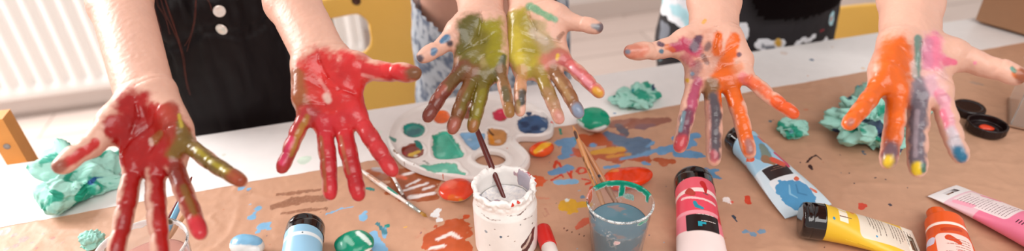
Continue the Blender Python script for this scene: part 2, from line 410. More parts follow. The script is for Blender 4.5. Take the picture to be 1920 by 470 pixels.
# edge and underside
e = [RPA([a], [b], [TZ - TT])[0] for a, b in ((TU0, TW0), (TU1, TW0), (TU1, TW1), (TU0, TW1))]; nvv = 334
V2 = np.vstack([V, e]); c00, c10, c11, c01 = 0, (1150 - 1) * nvv, 1150 * nvv - 1, nvv - 1
Fx = np.array([(nv, nv + 3, nv + 2, nv + 1)])
row0 = np.arange(1150) * nvv
side = []
V3 = list(map(tuple, [])); 
top = obj('tabletop', V2, np.vstack([Q, Fx, [(c00, c10, nv + 1, nv)], [(c10, c11, nv + 2, nv + 1)], [(c11, c01, nv + 3, nv + 2)], [(c01, c00, nv, nv + 3)]]), M_table, tab, smooth=False)
attr(top, 'Paint', np.vstack([rgb, np.ones((4, 3))])); attr(top, 'Amt', np.append(amt, [0] * 4))
mb = MB()
for a, b, sx, sy in ((0.35, -0.07, 3.2, 0.02), (0.35, -0.93, 3.2, 0.02)): mb.box(RP(a, b, TZ - TT - 0.045), (sx, sy, 0.085), RM)
mb.obj('apron', M_white, tab)
for a in (TU0 + 0.08, TU1 - 0.08):
    for b in (-0.09, -0.91):
        mb = MB(); mb.box(RP(a, b, (TZ - TT) / 2), (0.05, 0.05, TZ - TT), RM, 0.004); mb.obj('leg', M_white, tab)

# ------------------------------------------------------------------ brown kraft paper with paint marks
PA, PB = P(440, 349), P(1540, 150)
PU = unit((PB - PA) * [1, 1, 0]); PW = np.array([PU[1], -PU[0], 0])       # PW points to the camera
PL0, PL1, PD = -0.72, 1.75, 0.62
NU, NV = 1000, 250
def paper_z(V):
    n1 = fbm(V * [1, 1, 0], 9, 5); r1 = np.abs(fbm(V * [1, 1.3, 0], 16, 8, 3) - 0.5) * 2
    r2 = np.abs(fbm(V * [1.2, 1, 0], 45, 12, 3) - 0.5) * 2
    e = np.abs(fbm(V * [1, 1, 0], 6, 61, 2) - 0.5) * 2
    return 0.0004 + 0.0013 * n1 + 0.0008 * np.exp(-(r1 / 0.14) ** 2) + 0.0003 * np.exp(-(r2 / 0.2) ** 2) + 0.0008 * np.exp(-(e / 0.06) ** 2)
def papfn(u, v):
    s = PL0 + (PL1 - PL0) * u; d = PD * v
    V = PA[None, :] + np.outer(s, PU) + np.outer(d, PW); V[:, :2] += np.outer(0.0015 * (vnoise(V * [1, 1, 0], 14, 2) - 0.5) * (1 - v), PW[:2])
    V[:, 2] = TZ + paper_z(V); V[:, 2] += 0.0015 * np.exp(-(d / 0.012) ** 2) * vnoise(V * [1, 1, 0], 7, 77); V[:, 2] = np.minimum(V[:, 2], TZ + 0.0034); return V
V, Q, _, _ = grid(NU, NV, papfn)
ST = []
def st(c, pts, s=1.0): ST.append((c, s, [SP(p[0], p[1], p[2] * 1.25) for p in pts]))
BR, RUST, SL, BLU, LB = (150, 105, 82), (172, 88, 48), (88, 112, 140), (104, 150, 190), (128, 178, 214)
# left area
for q in ([(515, 388, 8), (560, 376, 12), (612, 372, 8)], [(520, 366, 4), (560, 362, 6), (600, 356, 4)], [(530, 402, 4), (575, 395, 5), (612, 392, 3)]): st(BR, q, 0.62)
st(BR, [(468, 362, 8)], 0.4)
for x, y, r in ((453, 354, 6), (467, 356, 4), (470, 384, 3), (484, 392, 6), (478, 400, 4), (471, 409, 7), (496, 424, 10), (484, 436, 4), (505, 430, 5), (680, 410, 8), (686, 398, 4), (622, 400, 3), (640, 392, 3)): st(LB, [(x, y, r)], 0.75)
for q in ([(700, 440, 7), (716, 470, 9)], [(692, 450, 5), (704, 468, 6)], [(720, 430, 4), (722, 446, 3)]): st(LB, q, 0.85)
st(LB, [(612, 403, 2), (640, 392, 1.5), (662, 388, 1.5)], 0.8)
st((60, 120, 130), [(708, 420, 3), (722, 438, 4)], 0.9); st((30, 140, 125), [(726, 425, 4)], 0.9); st((40, 130, 120), [(688, 354, 4), (700, 357, 3)], 0.9); st((225, 170, 60), [(760, 427, 2.5)])
for x, y, r in ((10, 436, 9), (28, 441, 6), (46, 449, 8), (62, 455, 4), (100, 448, 5), (118, 455, 3), (82, 440, 3), (30, 462, 6), (12, 468, 5), (70, 466, 4)): st((228, 120, 118), [(x, y, r)], 0.55)
# rust patch right of hand two
for q in ([(700, 325, 10), (760, 330, 22)], [(745, 350, 20), (800, 345, 22)], [(760, 368, 14), (812, 370, 11)], [(770, 325, 14), (815, 338, 12)]): st((158, 82, 42), q, 0.95)
for q in ([(758, 358, 3), (800, 345, 3)], [(770, 372, 5), (815, 364, 3)], [(748, 332, 3), (776, 324, 3)], [(795, 356, 3), (812, 350, 3)], [(762, 350, 2), (786, 338, 2)]): st((236, 228, 226), q, 0.95)
st((226, 100, 60), [(742, 330, 5), (760, 336, 4)], 0.9)
st((150, 110, 90), [(700, 340, 5), (720, 330, 7)], 0.5); st((190, 190, 195), [(706, 318, 7), (722, 322, 6)], 0.6)
for x, y, r in ((816, 402, 8), (824, 414, 6), (822, 396, 5)): st((238, 240, 240), [(x, y, r)], 0.85)
# rust-red blot
for q in ([(818, 455, 22), (850, 435, 26)], [(800, 462, 8), (826, 440, 12)], [(862, 424, 8), (872, 440, 10)], [(835, 470, 22), (866, 466, 16)]): st((186, 84, 44), q, 1)
for q in ([(820, 450, 3), (846, 440, 4), (862, 448, 3)], [(806, 468, 3), (832, 462, 3)]): st((238, 222, 216), q, 0.95)
st((205, 85, 45), [(875, 408, 5)], 1); st((215, 96, 55), [(1004, 342, 15)], 0.95)
st((205, 120, 95), [(1008, 372, 5), (1030, 374, 3)], 0.5); st((205, 120, 95), [(1012, 386, 4), (1034, 383, 3)], 0.4); st((198, 120, 95), [(782, 445, 7), (800, 430, 5)], 0.4)
# painted field behind the cup
st((150, 96, 80), [(1150, 235, 12), (1205, 232, 14), (1250, 226, 8)], 0.8)
st((96, 92, 104), [(1160, 238, 7), (1172, 252, 8)], 0.8); st((120, 90, 100), [(1200, 240, 8), (1222, 236, 5)], 0.6)
for q in ([(1100, 262, 16), (1150, 262, 20)], [(1118, 290, 10), (1160, 300, 12)], [(1150, 285, 14), (1210, 300, 10)], [(1085, 285, 9), (1110, 296, 9)], [(1230, 300, 5), (1260, 304, 6)]): st((176, 86, 50), q, 0.9)
for q in ([(1140, 252, 8), (1160, 262, 12)], [(1165, 268, 14), (1200, 276, 20)], [(1185, 290, 10), (1208, 270, 12)], [(1195, 262, 6), (1212, 270, 6)]): st(SL, q, 0.97)
for q in ([(1165, 300, 3), (1210, 290, 5), (1240, 280, 5)], [(1238, 288, 6), (1290, 268, 13)], [(1275, 290, 13), (1310, 292, 8)], [(1270, 262, 8), (1306, 256, 7)], [(1215, 276, 3), (1225, 268, 3)]): st(BLU, q, 0.97)
st((216, 158, 52), [(1110, 287, 4), (1135, 284, 8), (1165, 281, 7)], 0.95); st((214, 150, 50), [(1140, 295, 4), (1180, 290, 3)], 0.7)
for q in ([(1050, 268, 8), (1066, 262, 5)], [(1076, 262, 6), (1062, 284, 9)], [(1052, 296, 6), (1066, 290, 9)], [(1112, 273, 5)], [(1036, 325, 7), (1066, 315, 8)], [(1044, 324, 6), (1060, 321, 6)], [(1046, 342, 7), (1078, 341, 6)], [(1135, 315, 4), (1160, 312, 3)], [(1208, 307, 5), (1216, 309, 3)]): st(BLU if q[0][0] != 1046 else LB, q, 0.97)
st((30, 140, 115), [(1049, 244, 2.5), (1053, 252, 2.5), (1050, 246, 2)]); st((40, 150, 130), [(1082, 262, 4)], 0.8); st((200, 90, 50), [(1076, 280, 4), (1086, 292, 5)], 0.8); st((206, 92, 56), [(1072, 292, 3), (1084, 288, 3)], 0.8)
RL = (205, 66, 34)
for q in ([(1039, 315, 2.2), (1043, 303, 2.2), (1047, 306, 2), (1052, 314, 2.2)], [(1034, 339, 2), (1046, 332, 2.2), (1052, 328, 2), (1056, 333, 2.2)], [(1064, 324, 2), (1069, 330, 2.2), (1072, 322, 2)], [(1069, 330, 2), (1071, 335, 2)],
          [(1086, 316, 2.2), (1082, 322, 2.2), (1086, 327, 2.2), (1096, 325, 2.2), (1100, 319, 2.2), (1094, 315, 2.2), (1086, 316, 2.2)], [(1092, 337, 2), (1104, 339, 2.2), (1111, 342, 2), (1098, 347, 2.2)], [(1106, 360, 2.2), (1108, 353, 2.2), (1116, 349, 2)]): st(RL, q, 1)
for q in ([(1058, 384, 9), (1072, 378, 6)], [(1054, 392, 5), (1078, 396, 5)], [(1072, 386, 7), (1100, 384, 6)], [(1068, 400, 4), (1074, 394, 5)]): st((214, 162, 44), q, 1)
st((225, 235, 235), [(1063, 376, 3)]); st((110, 130, 150), [(1092, 370, 4)], 0.9); st((206, 96, 66), [(1082, 428, 5), (1100, 414, 7)], 0.75)
for x, y in ((1064, 433), (1072, 436), (1086, 440), (1058, 428), (1095, 444)): st((90, 55, 45), [(x, y, 2)], 0.9)
st((170, 110, 95), [(1022, 392, 2), (1028, 402, 3), (1022, 408, 2), (1018, 400, 2)], 0.5)
st((165, 105, 85), [(1048, 405, 3), (1060, 440, 3), (1100, 462, 3)], 0.35)
# right area
st((246, 232, 228), [(1362, 376, 6), (1368, 380, 4)]); st((222, 80, 60), [(1372, 380, 3)]); st((208, 66, 38), [(1401, 371, 5), (1402, 380, 5)]); st((206, 66, 42), [(1616, 386, 6), (1614, 392, 3)])
for q in ([(1512, 306, 1.6), (1522, 296, 2), (1530, 292, 1.5), (1540, 300, 1.5)], [(1518, 312, 3), (1522, 318, 2)]): st((66, 42, 42), q, 0.95)
for x, y, r in ((1592, 326, 2), (1641, 334, 2), (1660, 338, 1.5), (1378, 409, 2), (1668, 384, 3), (1500, 306, 1.5), (1574, 292, 1.5), (1450, 226, 1.5), (1600, 345, 1.2), (1700, 352, 1.2)): st((70, 60, 70), [(x, y, r)], 0.95)
st((60, 70, 85), [(1373, 404, 1.6), (1382, 416, 2)], 0.9)
for x, y, r in ((1400, 434, 5), (1412, 440, 6), (1424, 436, 4), (1430, 434, 5), (1392, 436, 3)): st((120, 150, 175), [(x, y, r)], 0.7)
for q in ([(1336, 330, 7), (1350, 335, 3)], [(1324, 320, 5)], [(1306, 293, 5), (1320, 294, 3)], [(1330, 322, 3), (1345, 320, 3)]): st((96, 140, 176), q, 0.9)
st((196, 196, 90), [(1514, 198, 9)], 0.35); st((210, 100, 60), [(1511, 207, 5)], 0.5); st((186, 96, 60), [(1244, 308, 8)], 0.6)
st((90, 110, 120), [(1444, 228, 3)], 0.8); st((95, 110, 130), [(1618, 285, 3)], 0.8); st((90, 105, 125), [(1620, 290, 3)], 0.7); st((140, 130, 125), [(1822, 156, 5), (1840, 160, 4)], 0.5)
st((160, 110, 90), [(1600, 155, 4)], 0.4)
rs = random.Random(4)
for _ in range(70):
    x, y = rs.uniform(380, 1900), rs.uniform(260, 468); st(rs.choice([(120, 80, 66), (96, 96, 110), (190, 120, 90), (150, 170, 185)]), [(x, y, rs.uniform(0.8, 1.8))], 0.85)
rgb, amt = strokes(V[:, 0], V[:, 1], V, ST, 0.22, 0.55, 110)
# a thin sheet: skirt the rim down to the table
rim = np.concatenate([np.arange(NU) * NV, (NU - 1) * NV + np.arange(NV), (np.arange(NU) * NV + NV - 1)[::-1], np.arange(NV)[::-1]])
low = V[rim].copy(); low[:, 2] -= 0.0006; k = len(rim); a = np.arange(k); b = (a + 1) % k
Q2 = np.stack([rim[b], rim[a], len(V) + a, len(V) + b], 1)
M_paper = paintmat('kraft_paper', (196, 150, 122), 0.5, 0.3, bump=0.2, bscale=160, basevar=0.045, nscale=260, pvar=0.1)
pap = obj('kraft_paper', np.vstack([V, low]), np.vstack([Q[:, ::-1], Q2]), M_paper, smooth=True)
attr(pap, 'Paint', np.vstack([rgb, rgb[rim]])); attr(pap, 'Amt', np.append(amt, amt[rim]))
tag(pap, 'paint-spotted brown kraft paper sheet covering the near part of the table', 'paper')
PZ = TZ + 0.0037                              # height things on the paper rest at

# ------------------------------------------------------------------ people: bodies, hands, clothes
M_skin = paintmat('skin', (207, 158, 138), 0.45, 0.26, sss=0.1, bump=0.2, bscale=260, basevar=0.05, nscale=150, pvar=0.22, edge=0.34)
FN = ('index', 'middle', 'ring', 'pinky')
def ptd(q, t): return D(q[0], q[1], t)
def make_hand(H):
    """a hand and forearm as one distance field: returns verts, quads in world space"""
    S = H.get('s', 1.0); tw, tm, tp, tt = H['t']; h = 0.00145
    Wc = ptd(H['wrist'], tw); Fa = ptd(H['arm'][0][:2], H['arm'][0][2]); Fb = ptd(H['arm'][1][:2], H['arm'][1][2])
    M = {k: ptd(H[k][0], tm) for k in FN}; Pp = {k: ptd(H[k][1], tp) for k in FN}; T = {k: ptd(H[k][2], tt) for k in FN}
    d = unit((M['middle'] + M['ring']) / 2 - Wc); a = M['index'] - M['pinky']; n = unit(np.cross(d, a))
    if n @ (CAM - Wc) < 0: n = -n
    s = unit(np.cross(n, d)); s = s if s @ a > 0 else -s                     # s points to the thumb side
    th = [ptd(q[:2], q[2]) for q in H['thumb']]                              # CMC, MCP, IP, tip
    allp = [Wc, Fa, Fb] + list(M.values()) + list(T.values()) + th
    lo, hi = np.min(allp, 0) - 0.034, np.max(allp, 0) + 0.034
    G = Field(lo, hi, h)
    wr = H['wr']                                                             # half width of the wrist
    ra = H['ar']                                                             # half width of forearm at its far end
    def arm(p, q, r0, r1, lay='m'):
        ax = unit(q - p); sd = unit(np.cross(ax, n)); 
        for sg in (-1, 1):
            G.cap(p + sd * sg * r0 * 0.36, q + sd * sg * r1 * 0.3, r0 * 0.66, r1 * 0.74, 0.016, lay, 0.03)
    arm(Wc - n * 0.002, Fa - n * 0.001, wr, (wr + ra) / 2 * 0.98); arm(Fa - n * 0.001, Fb, (wr + ra) / 2 * 0.98, ra)
    G.cap(Wc + d * 0.006 + n * 0.006, Fa + n * 0.010, wr * 0.28, wr * 0.3, 0.016)      # tendons
    # palm
    offs = dict(index=0.55, middle=0.18, ring=-0.2, pinky=-0.55)
    rp = dict(index=0.0118, middle=0.0118, ring=0.0112, pinky=0.0104)
    for k in FN:
        G.cap(Wc + s * wr * offs[k] + d * 0.006 - n * 0.001, M[k] - n * 0.0015, 0.0135 * S, rp[k] * S, 0.012)
    for k, l in zip(FN[:-1], FN[1:]): G.cap(M[k] * .5 + M[l] * .5 - d * 0.002, M[k] * .5 + M[l] * .5 - d * 0.016, 0.0095 * S, 0.010 * S, 0.010)
    cmc, mcp, ip, tip = th
    G.cap(cmc + n * 0.002, cmc * .35 + mcp * .65 + n * 0.005, 0.0150 * S, 0.0138 * S, 0.014)
    G.cap(cmc * .5 + mcp * .5 + n * .001, (M['index'] * .55 + Wc * .45) + n * 0.001, 0.013 * S, 0.0105 * S, 0.014)
    G.cap(mcp * .75 + cmc * .25 - n * .002, M['index'] * .72 + Wc * .28 - n * .002, 0.0068 * S, 0.0085 * S, 0.016)
    hp = Wc - s * wr * 0.52 + d * 0.012; G.cap(hp + n * 0.003, M['pinky'] - d * 0.016 - s * 0.0015 + n * 0.003, 0.0145 * S, 0.0112 * S, 0.012)
    for k in FN: G.ell(M[k] - d * 0.001 + n * 0.0045, (unit(T[k] - M[k]), s, n), (0.0105 * S, 0.0086 * S, 0.0078 * S), 0.006)
    # thumb
    R = H.get('rf', 1.0) * S
    G.cap(cmc * .3 + mcp * .7, mcp, 0.0128 * R, 0.0112 * R, 0.008)
    ud = unit(tip - ip); tipc = tip - ud * 0.0072 * R
    G.cap(mcp, ip, 0.0110 * R, 0.0096 * R, 0.006); G.cap(ip, tipc, 0.0096 * R, 0.0077 * R, 0.003)
    G.ell(ip * .42 + tipc * .58 + n * 0.0008, (ud, unit(np.cross(ud, n)), n), (0.0135 * R, 0.0102 * R, 0.0088 * R), 0.004)
    G.ell(mcp * .5 + ip * .5 + n * 0.0012, (unit(ip - mcp), unit(np.cross(unit(ip - mcp), n)), n), (0.014 * R, 0.0102 * R, 0.0102 * R), 0.004)
    # fingers
    sizes = dict(index=1.0, middle=1.03, ring=0.98, pinky=0.88)
    joints = {'thumb': (mcp, ip, tip)}
    for k in FN:
        z = sizes[k] * R; m0, p0, t0 = M[k], Pp[k], T[k]
        u2 = unit(t0 - p0); tc = t0 - u2 * 0.0064 * z
        dp = p0 + (t0 - p0) * 0.46 - n * 0.001                               # DIP joint
        lay = 'f_' + k
        G.cap(m0, p0, 0.0094 * z, 0.0083 * z, 0.0, lay); G.cap(p0, dp, 0.0083 * z, 0.0076 * z, 0.002, lay); G.cap(dp, tc, 0.0076 * z, 0.0065 * z, 0.002, lay)
        for q0, q1, rr in ((m0 * .42 + p0 * .58, p0, 0.0088), (p0, dp, 0.0083), (dp, tc, 0.0077)):
            c = q0 * .5 + q1 * .5 if rr != 0.0077 else dp * .4 + tc * .6
            ax = unit(q1 - q0); G.ell(c + n * 0.0006, (ax, unit(np.cross(ax, n)), n), (max(np.linalg.norm(q1 - q0) * 0.62, 0.008), rr * z, rr * z * 1.0), 0.003, lay)
        joints[k] = (m0, p0, dp, tc)
        ax = unit(p0 - m0); sd = unit(np.cross(ax, n)); sd = sd if sd @ s > 0 else -sd
        for jp, am in ((m0 + (p0 - m0) * 0.30, 0.0010), (p0, 0.0010), (p0 + ax * 0.002, 0.0006), (dp, 0.0009)):
            G.groove(jp - sd * 0.0075 * z, jp + sd * 0.0075 * z, n, am, 0.0012, lay)
    A = G.layer('m'); Fi = None
    for k in FN: Fi = G.L['f_' + k] if Fi is None else np.minimum(Fi, G.L['f_' + k])
    G.L['f'] = Fi; G.merge('m', 'f', 0.0052)
    # palm lines
    def Q(fs, fd): return Wc + s * fs + d * fd
    Lm = np.linalg.norm(M['middle'] - Wc); wI = (M['index'] - Wc) @ s; wP = (M['pinky'] - Wc) @ s
    def line(pts, amp, wd):
        P_ = [Q(*p) for p in pts]
        for p, q in zip(P_[:-1], P_[1:]): G.groove(p, q, n, amp, wd)
    x = lambda f: wP + (wI - wP) * f
    line([(x(-.10), Lm * .74), (x(.15), Lm * .73), (x(.42), Lm * .78), (x(.62), Lm * .9)], 0.0009, 0.0013)
    line([(x(1.08), Lm * .72), (x(.75), Lm * .64), (x(.4), Lm * .53), (x(.12), Lm * .40)], 0.0009, 0.0013)
    line([(x(1.08), Lm * .73), (x(.80), Lm * .62), (x(.58), Lm * .42), (x(.50), Lm * .20), (x(.52), Lm * .04)], 0.0011, 0.0014)
    line([(x(.52), Lm * .6), (x(.45), Lm * .3)], 0.0005, 0.0012)
    line([(-wr, -0.001), (0, 0.002), (wr, -0.002)], 0.0007, 0.0013); line([(-wr, -0.007), (wr, -0.008)], 0.0004, 0.0012)
    u1 = unit(ip - mcp); sd = unit(np.cross(u1, n))
    for jp, am in ((ip, 0.0010), (ip - u1 * 0.003, 0.0005), (mcp, 0.0006)): G.groove(jp - sd * 0.009 * R, jp + sd * 0.009 * R, n, am, 0.0012)
    V, Qd = G.mesh('m', 1)
    N = vnormals(V, Qd); a = (fbm(V, 260, 9, 2) - 0.5) * 0.0006; V = V + N * a[:, None]
    # paint
    X, Y, _ = proj(V)
    Sx = []
    J2 = {k: [proj(p[None])[0:2] for p in joints[k]] for k in joints}
    for c_, s_, pts in H['paint']:
        if isinstance(pts, tuple):                                           # (finger, from, to, width, sideways shift)
            k, f0, f1, wd, sh = pts; J = [np.array([float(q[0][0]), float(q[1][0])]) for q in J2[k]]
            L = np.cumsum([0] + [np.linalg.norm(b - a) for a, b in zip(J[:-1], J[1:])]); out = []
            for f in np.linspace(f0, f1, 7):
                l = f * L[-1]; i = int(np.clip(np.searchsorted(L, l) - 1, 0, len(J) - 2)); q = J[i] + (J[i + 1] - J[i]) * (l - L[i]) / max(L[i + 1] - L[i], 1e-6)
                out.append((q[0] + sh, q[1], wd))
            pts = out
        Sx.append((c_, s_, pts))
    Sx = [(c_, s_, [(p[0], p[1], p[2] * 1.16) for p in pts]) for c_, s_, pts in Sx]
    Sx = [(tuple(q * k_ for q, k_ in zip(c_, (.90, .84, .84))), s_, p_) for c_, s_, p_ in Sx]
    rgb, amt = strokes(X, Y, V, Sx, 0.5, 0.45, 120, 5)
    N = vnormals(V, Qd); vw = CAM - V; vw /= np.linalg.norm(vw, axis=1)[:, None]
    amt = amt * sstep(-0.35, 0.15, (N * n).sum(1) + 0.0)                     # the palm side carries the paint
    return V, Qd, rgb, amt, Fb

def build_body(root, label_hands, coarse):
    Vs, Qs, Rs, As = [], [], [], []; o = 0
    ends = []
    for H in label_hands:
        V, Q, r, a, e = make_hand(H); Vs.append(V); Qs.append(Q + o); Rs.append(r); As.append(a); o += len(V); ends.append((e, H['ar']))
    V, Q = coarse(ends); Vs.append(V); Qs.append(Q + o); Rs.append(np.ones((len(V), 3)) * lin((200, 60, 50))); As.append(np.zeros(len(V)))
    b = obj('body', np.vstack(Vs), np.vstack(Qs), M_skin, root)
    attr(b, 'Paint', np.vstack(Rs)); attr(b, 'Amt', np.concatenate(As)); return b

def torso_field(lo, hi, h=0.007): return Field(lo, hi, h)
def trunk(G, c, w_, dz0, dz1, depth_, lay='m', grow=0.0, k=0.05, taper=1.0):
    """elliptic trunk made of stacked ellipsoids between two heights"""
    n = 9
    for i in range(n):
        f = i / (n - 1); z = dz0 + (dz1 - dz0) * f; q = 1 + (taper - 1) * f
        G.ell([c[0], c[1], z], (U, W, Z), (w_ * q + grow, depth_ * (1 + (taper - 1) * f * .5) + grow, abs(dz1 - dz0) / (n - 1) * 1.15 + 0.01), k, lay, 0.06)

RED, DRED, OLV, YG = (170, 22, 19), (150, 22, 20), (122, 98, 34), (150, 146, 24)
HAND1 = dict(t=(0.655, 0.625, 0.600, 0.575), s=0.98, rf=1.0, wr=0.0285, ar=0.0375, wrist=(270, 176), arm=[(224, 0, 0.74), (190, -105, 0.83)],
    index=[(252, 304), (237, 385), (212, 492)], middle=[(290, 312), (293, 392), (303, 496)], ring=[(325, 304), (350, 372), (379, 446)], pinky=[(344, 264), (398, 306), (457, 342)],
    thumb=[(240, 205, 0.64), (205, 246, 0.62), (160, 280, 0.60), (100, 320, 0.585)],
    paint=[(RED, 1, [(250, 205, 32), (262, 240, 42), (268, 268, 38)]), ((176, 40, 30), 1, [(300, 222, 22), (308, 260, 26)]), (DRED, 0.7, [(262, 222, 26)]), (RED, 1, [(248, 285, 28), (290, 290, 34), (320, 278, 26)]), ((160, 60, 40), 0.85, [(318, 205, 14), (330, 250, 22)]),
        (OLV, 0.95, [(338, 232, 7), (346, 262, 15), (330, 284, 14)]), ((150, 120, 60), 0.6, [(300, 250, 5), (290, 262, 7)]), ((225, 200, 185), 0.75, [(282, 262, 3), (284, 270, 3.5)]),
        ((200, 185, 60), 0.9, [(336, 215, 2.5), (340, 236, 3)]), (RED, 1, ('index', 0.05, 1.0, 16, 6)), (RED, 1, ('middle', 0.05, 1.0, 13, 7)), ((140, 46, 30), 1, ('ring', 0.1, 0.9, 15, 2)), (OLV, 0.7, ('ring', 0.35, 0.8, 6, 3)),
        ((206, 48, 60), 0.9, ('ring', 0.86, 1.0, 14, 0)), (OLV, 1, ('pinky', 0.1, 0.95, 15, 0)), ((170, 160, 36), 0.9, ('pinky', 0.2, 0.85, 4, 3)), ((150, 62, 36), 0.9, ('pinky', 0.9, 1.0, 12, 0)),
        ((198, 50, 46), 1, ('thumb', 0.30, 0.80, 8, 4)), ((150, 80, 60), 0.8, ('thumb', 0.86, 1.0, 11, 0)), (RED, 1, [(215, 235, 18), (226, 262, 18)])])
HAND2 = dict(t=(0.69, 0.665, 0.65, 0.64), s=1.0, rf=1.0, wr=0.0275, ar=0.031, wrist=(600, 104), arm=[(547, 0, 0.745), (508, -100, 0.82)],
    index=[(668, 216), (702, 268), (742, 330)], middle=[(641, 228), (656, 297), (675, 377)], ring=[(607, 230), (615, 298), (620, 375)], pinky=[(577, 208), (553, 258), (525, 325)],
    thumb=[(640, 122, 0.685), (684, 131, 0.675), (733, 135, 0.665), (789, 138, 0.655)],
    paint=[((212, 46, 42), 1, [(600, 130, 32), (610, 180, 52), (625, 215, 44)]), ((206, 42, 42), 1, [(655, 130, 30), (665, 170, 26), (668, 215, 22)]), ((190, 50, 40), 0.9, [(570, 200, 22), (575, 150, 20)]),
        ((150, 96, 50), 0.85, [(556, 140, 10), (563, 190, 15), (568, 222, 12)]), ((190, 160, 50), 0.9, [(571, 206, 5), (578, 214, 4)]), ((232, 170, 160), 0.6, [(600, 150, 3), (618, 178, 3)]), ((235, 205, 190), 0.95, [(612, 182, 6), (614, 187, 6)]),
        ((150, 40, 36), 0.6, [(590, 215, 14), (610, 240, 12)]), ((206, 52, 56), 1, ('index', 0.0, 1.0, 17, 0)), ((200, 40, 46), 1, ('middle', 0.0, 1.0, 17, 0)), ((170, 110, 70), 0.7, ('middle', 0.2, 0.7, 3, -9)),
        ((196, 40, 50), 1, ('ring', 0.0, 1.0, 15, 2)), ((150, 100, 50), 0.7, ('ring', 0.2, 0.95, 3, -9)), ((176, 50, 50), 1, ('pinky', 0.05, 1.0, 14, 0)), ((170, 130, 50), 0.85, ('pinky', 0.1, 0.75, 5, 4)), ((222, 60, 110), 0.7, ('pinky', 0.5, 0.9, 5, -5)),
        ((206, 46, 48), 1, ('thumb', 0.0, 0.9, 13, 2)), ((128, 86, 52), 1, ('thumb', 0.86, 1.0, 13, 0)), ((236, 180, 170), 0.6, [(680, 140, 3), (700, 146, 3)])])
HAND3 = dict(t=(0.745, 0.72, 0.70, 0.685), s=0.93, rf=0.96, wr=0.0262, ar=0.031, wrist=(903, 34), arm=[(899, -22, 0.79), (888, -120, 0.88)],
    index=[(868, 128), (826, 178), (797, 228)], middle=[(890, 138), (866, 193), (845, 251)], ring=[(912, 142), (897, 196), (884, 248)], pinky=[(936, 130), (948, 174), (957, 220)],
    thumb=[(876, 50, 0.74), (850, 70, 0.73), (822, 90, 0.72), (783, 112, 0.71)],
    paint=[((100, 96, 34), 1, [(885, 50, 22), (885, 110, 30), (905, 135, 28)]), ((150, 146, 24), 1, [(920, 55, 20), (925, 110, 22), (915, 135, 14)]), ((120, 112, 30), 0.8, [(900, 70, 14), (896, 105, 16)]), ((70, 80, 70), 0.8, [(944, 106, 4), (940, 125, 7), (930, 138, 6)]),
        ((190, 175, 130), 0.45, [(905, 110, 5), (908, 124, 6)]), ((125, 62, 48), 1, ('index', 0.0, 1.0, 15, 0)), ((105, 92, 40), 0.7, ('index', 0.0, 0.35, 9, 2)), ((190, 110, 90), 0.5, ('index', 0.4, 0.6, 4, -5)),
        ((128, 84, 46), 1, ('middle', 0.0, 1.0, 14, 0)), ((118, 108, 34), 0.8, ('middle', 0.1, 0.6, 5, 4)), ((176, 100, 84), 0.8, ('middle', 0.9, 1.0, 10, 0)), ((118, 106, 30), 1, ('ring', 0.0, 1.0, 14, 0)), ((140, 136, 30), 0.8, ('ring', 0.3, 0.8, 5, 2)), ((170, 110, 60), 0.8, ('ring', 0.92, 1.0, 8, 0)),
        ((140, 104, 60), 0.9, ('pinky', 0.0, 0.95, 8, 3)), ((90, 90, 60), 0.8, ('pinky', 0.45, 0.65, 6, 0)), ((160, 120, 60), 0.8, ('pinky', 0.88, 1.0, 8, 0)), ((84, 132, 168), 0.9, [(838, 72, 6), (828, 78, 4)]), ((84, 132, 168), 0.85, [(814, 94, 5), (812, 100, 4)]), ((70, 60, 70), 0.85, [(844, 82, 6)]), ((90, 90, 100), 0.85, ('thumb', 0.94, 1.0, 8, -2))])
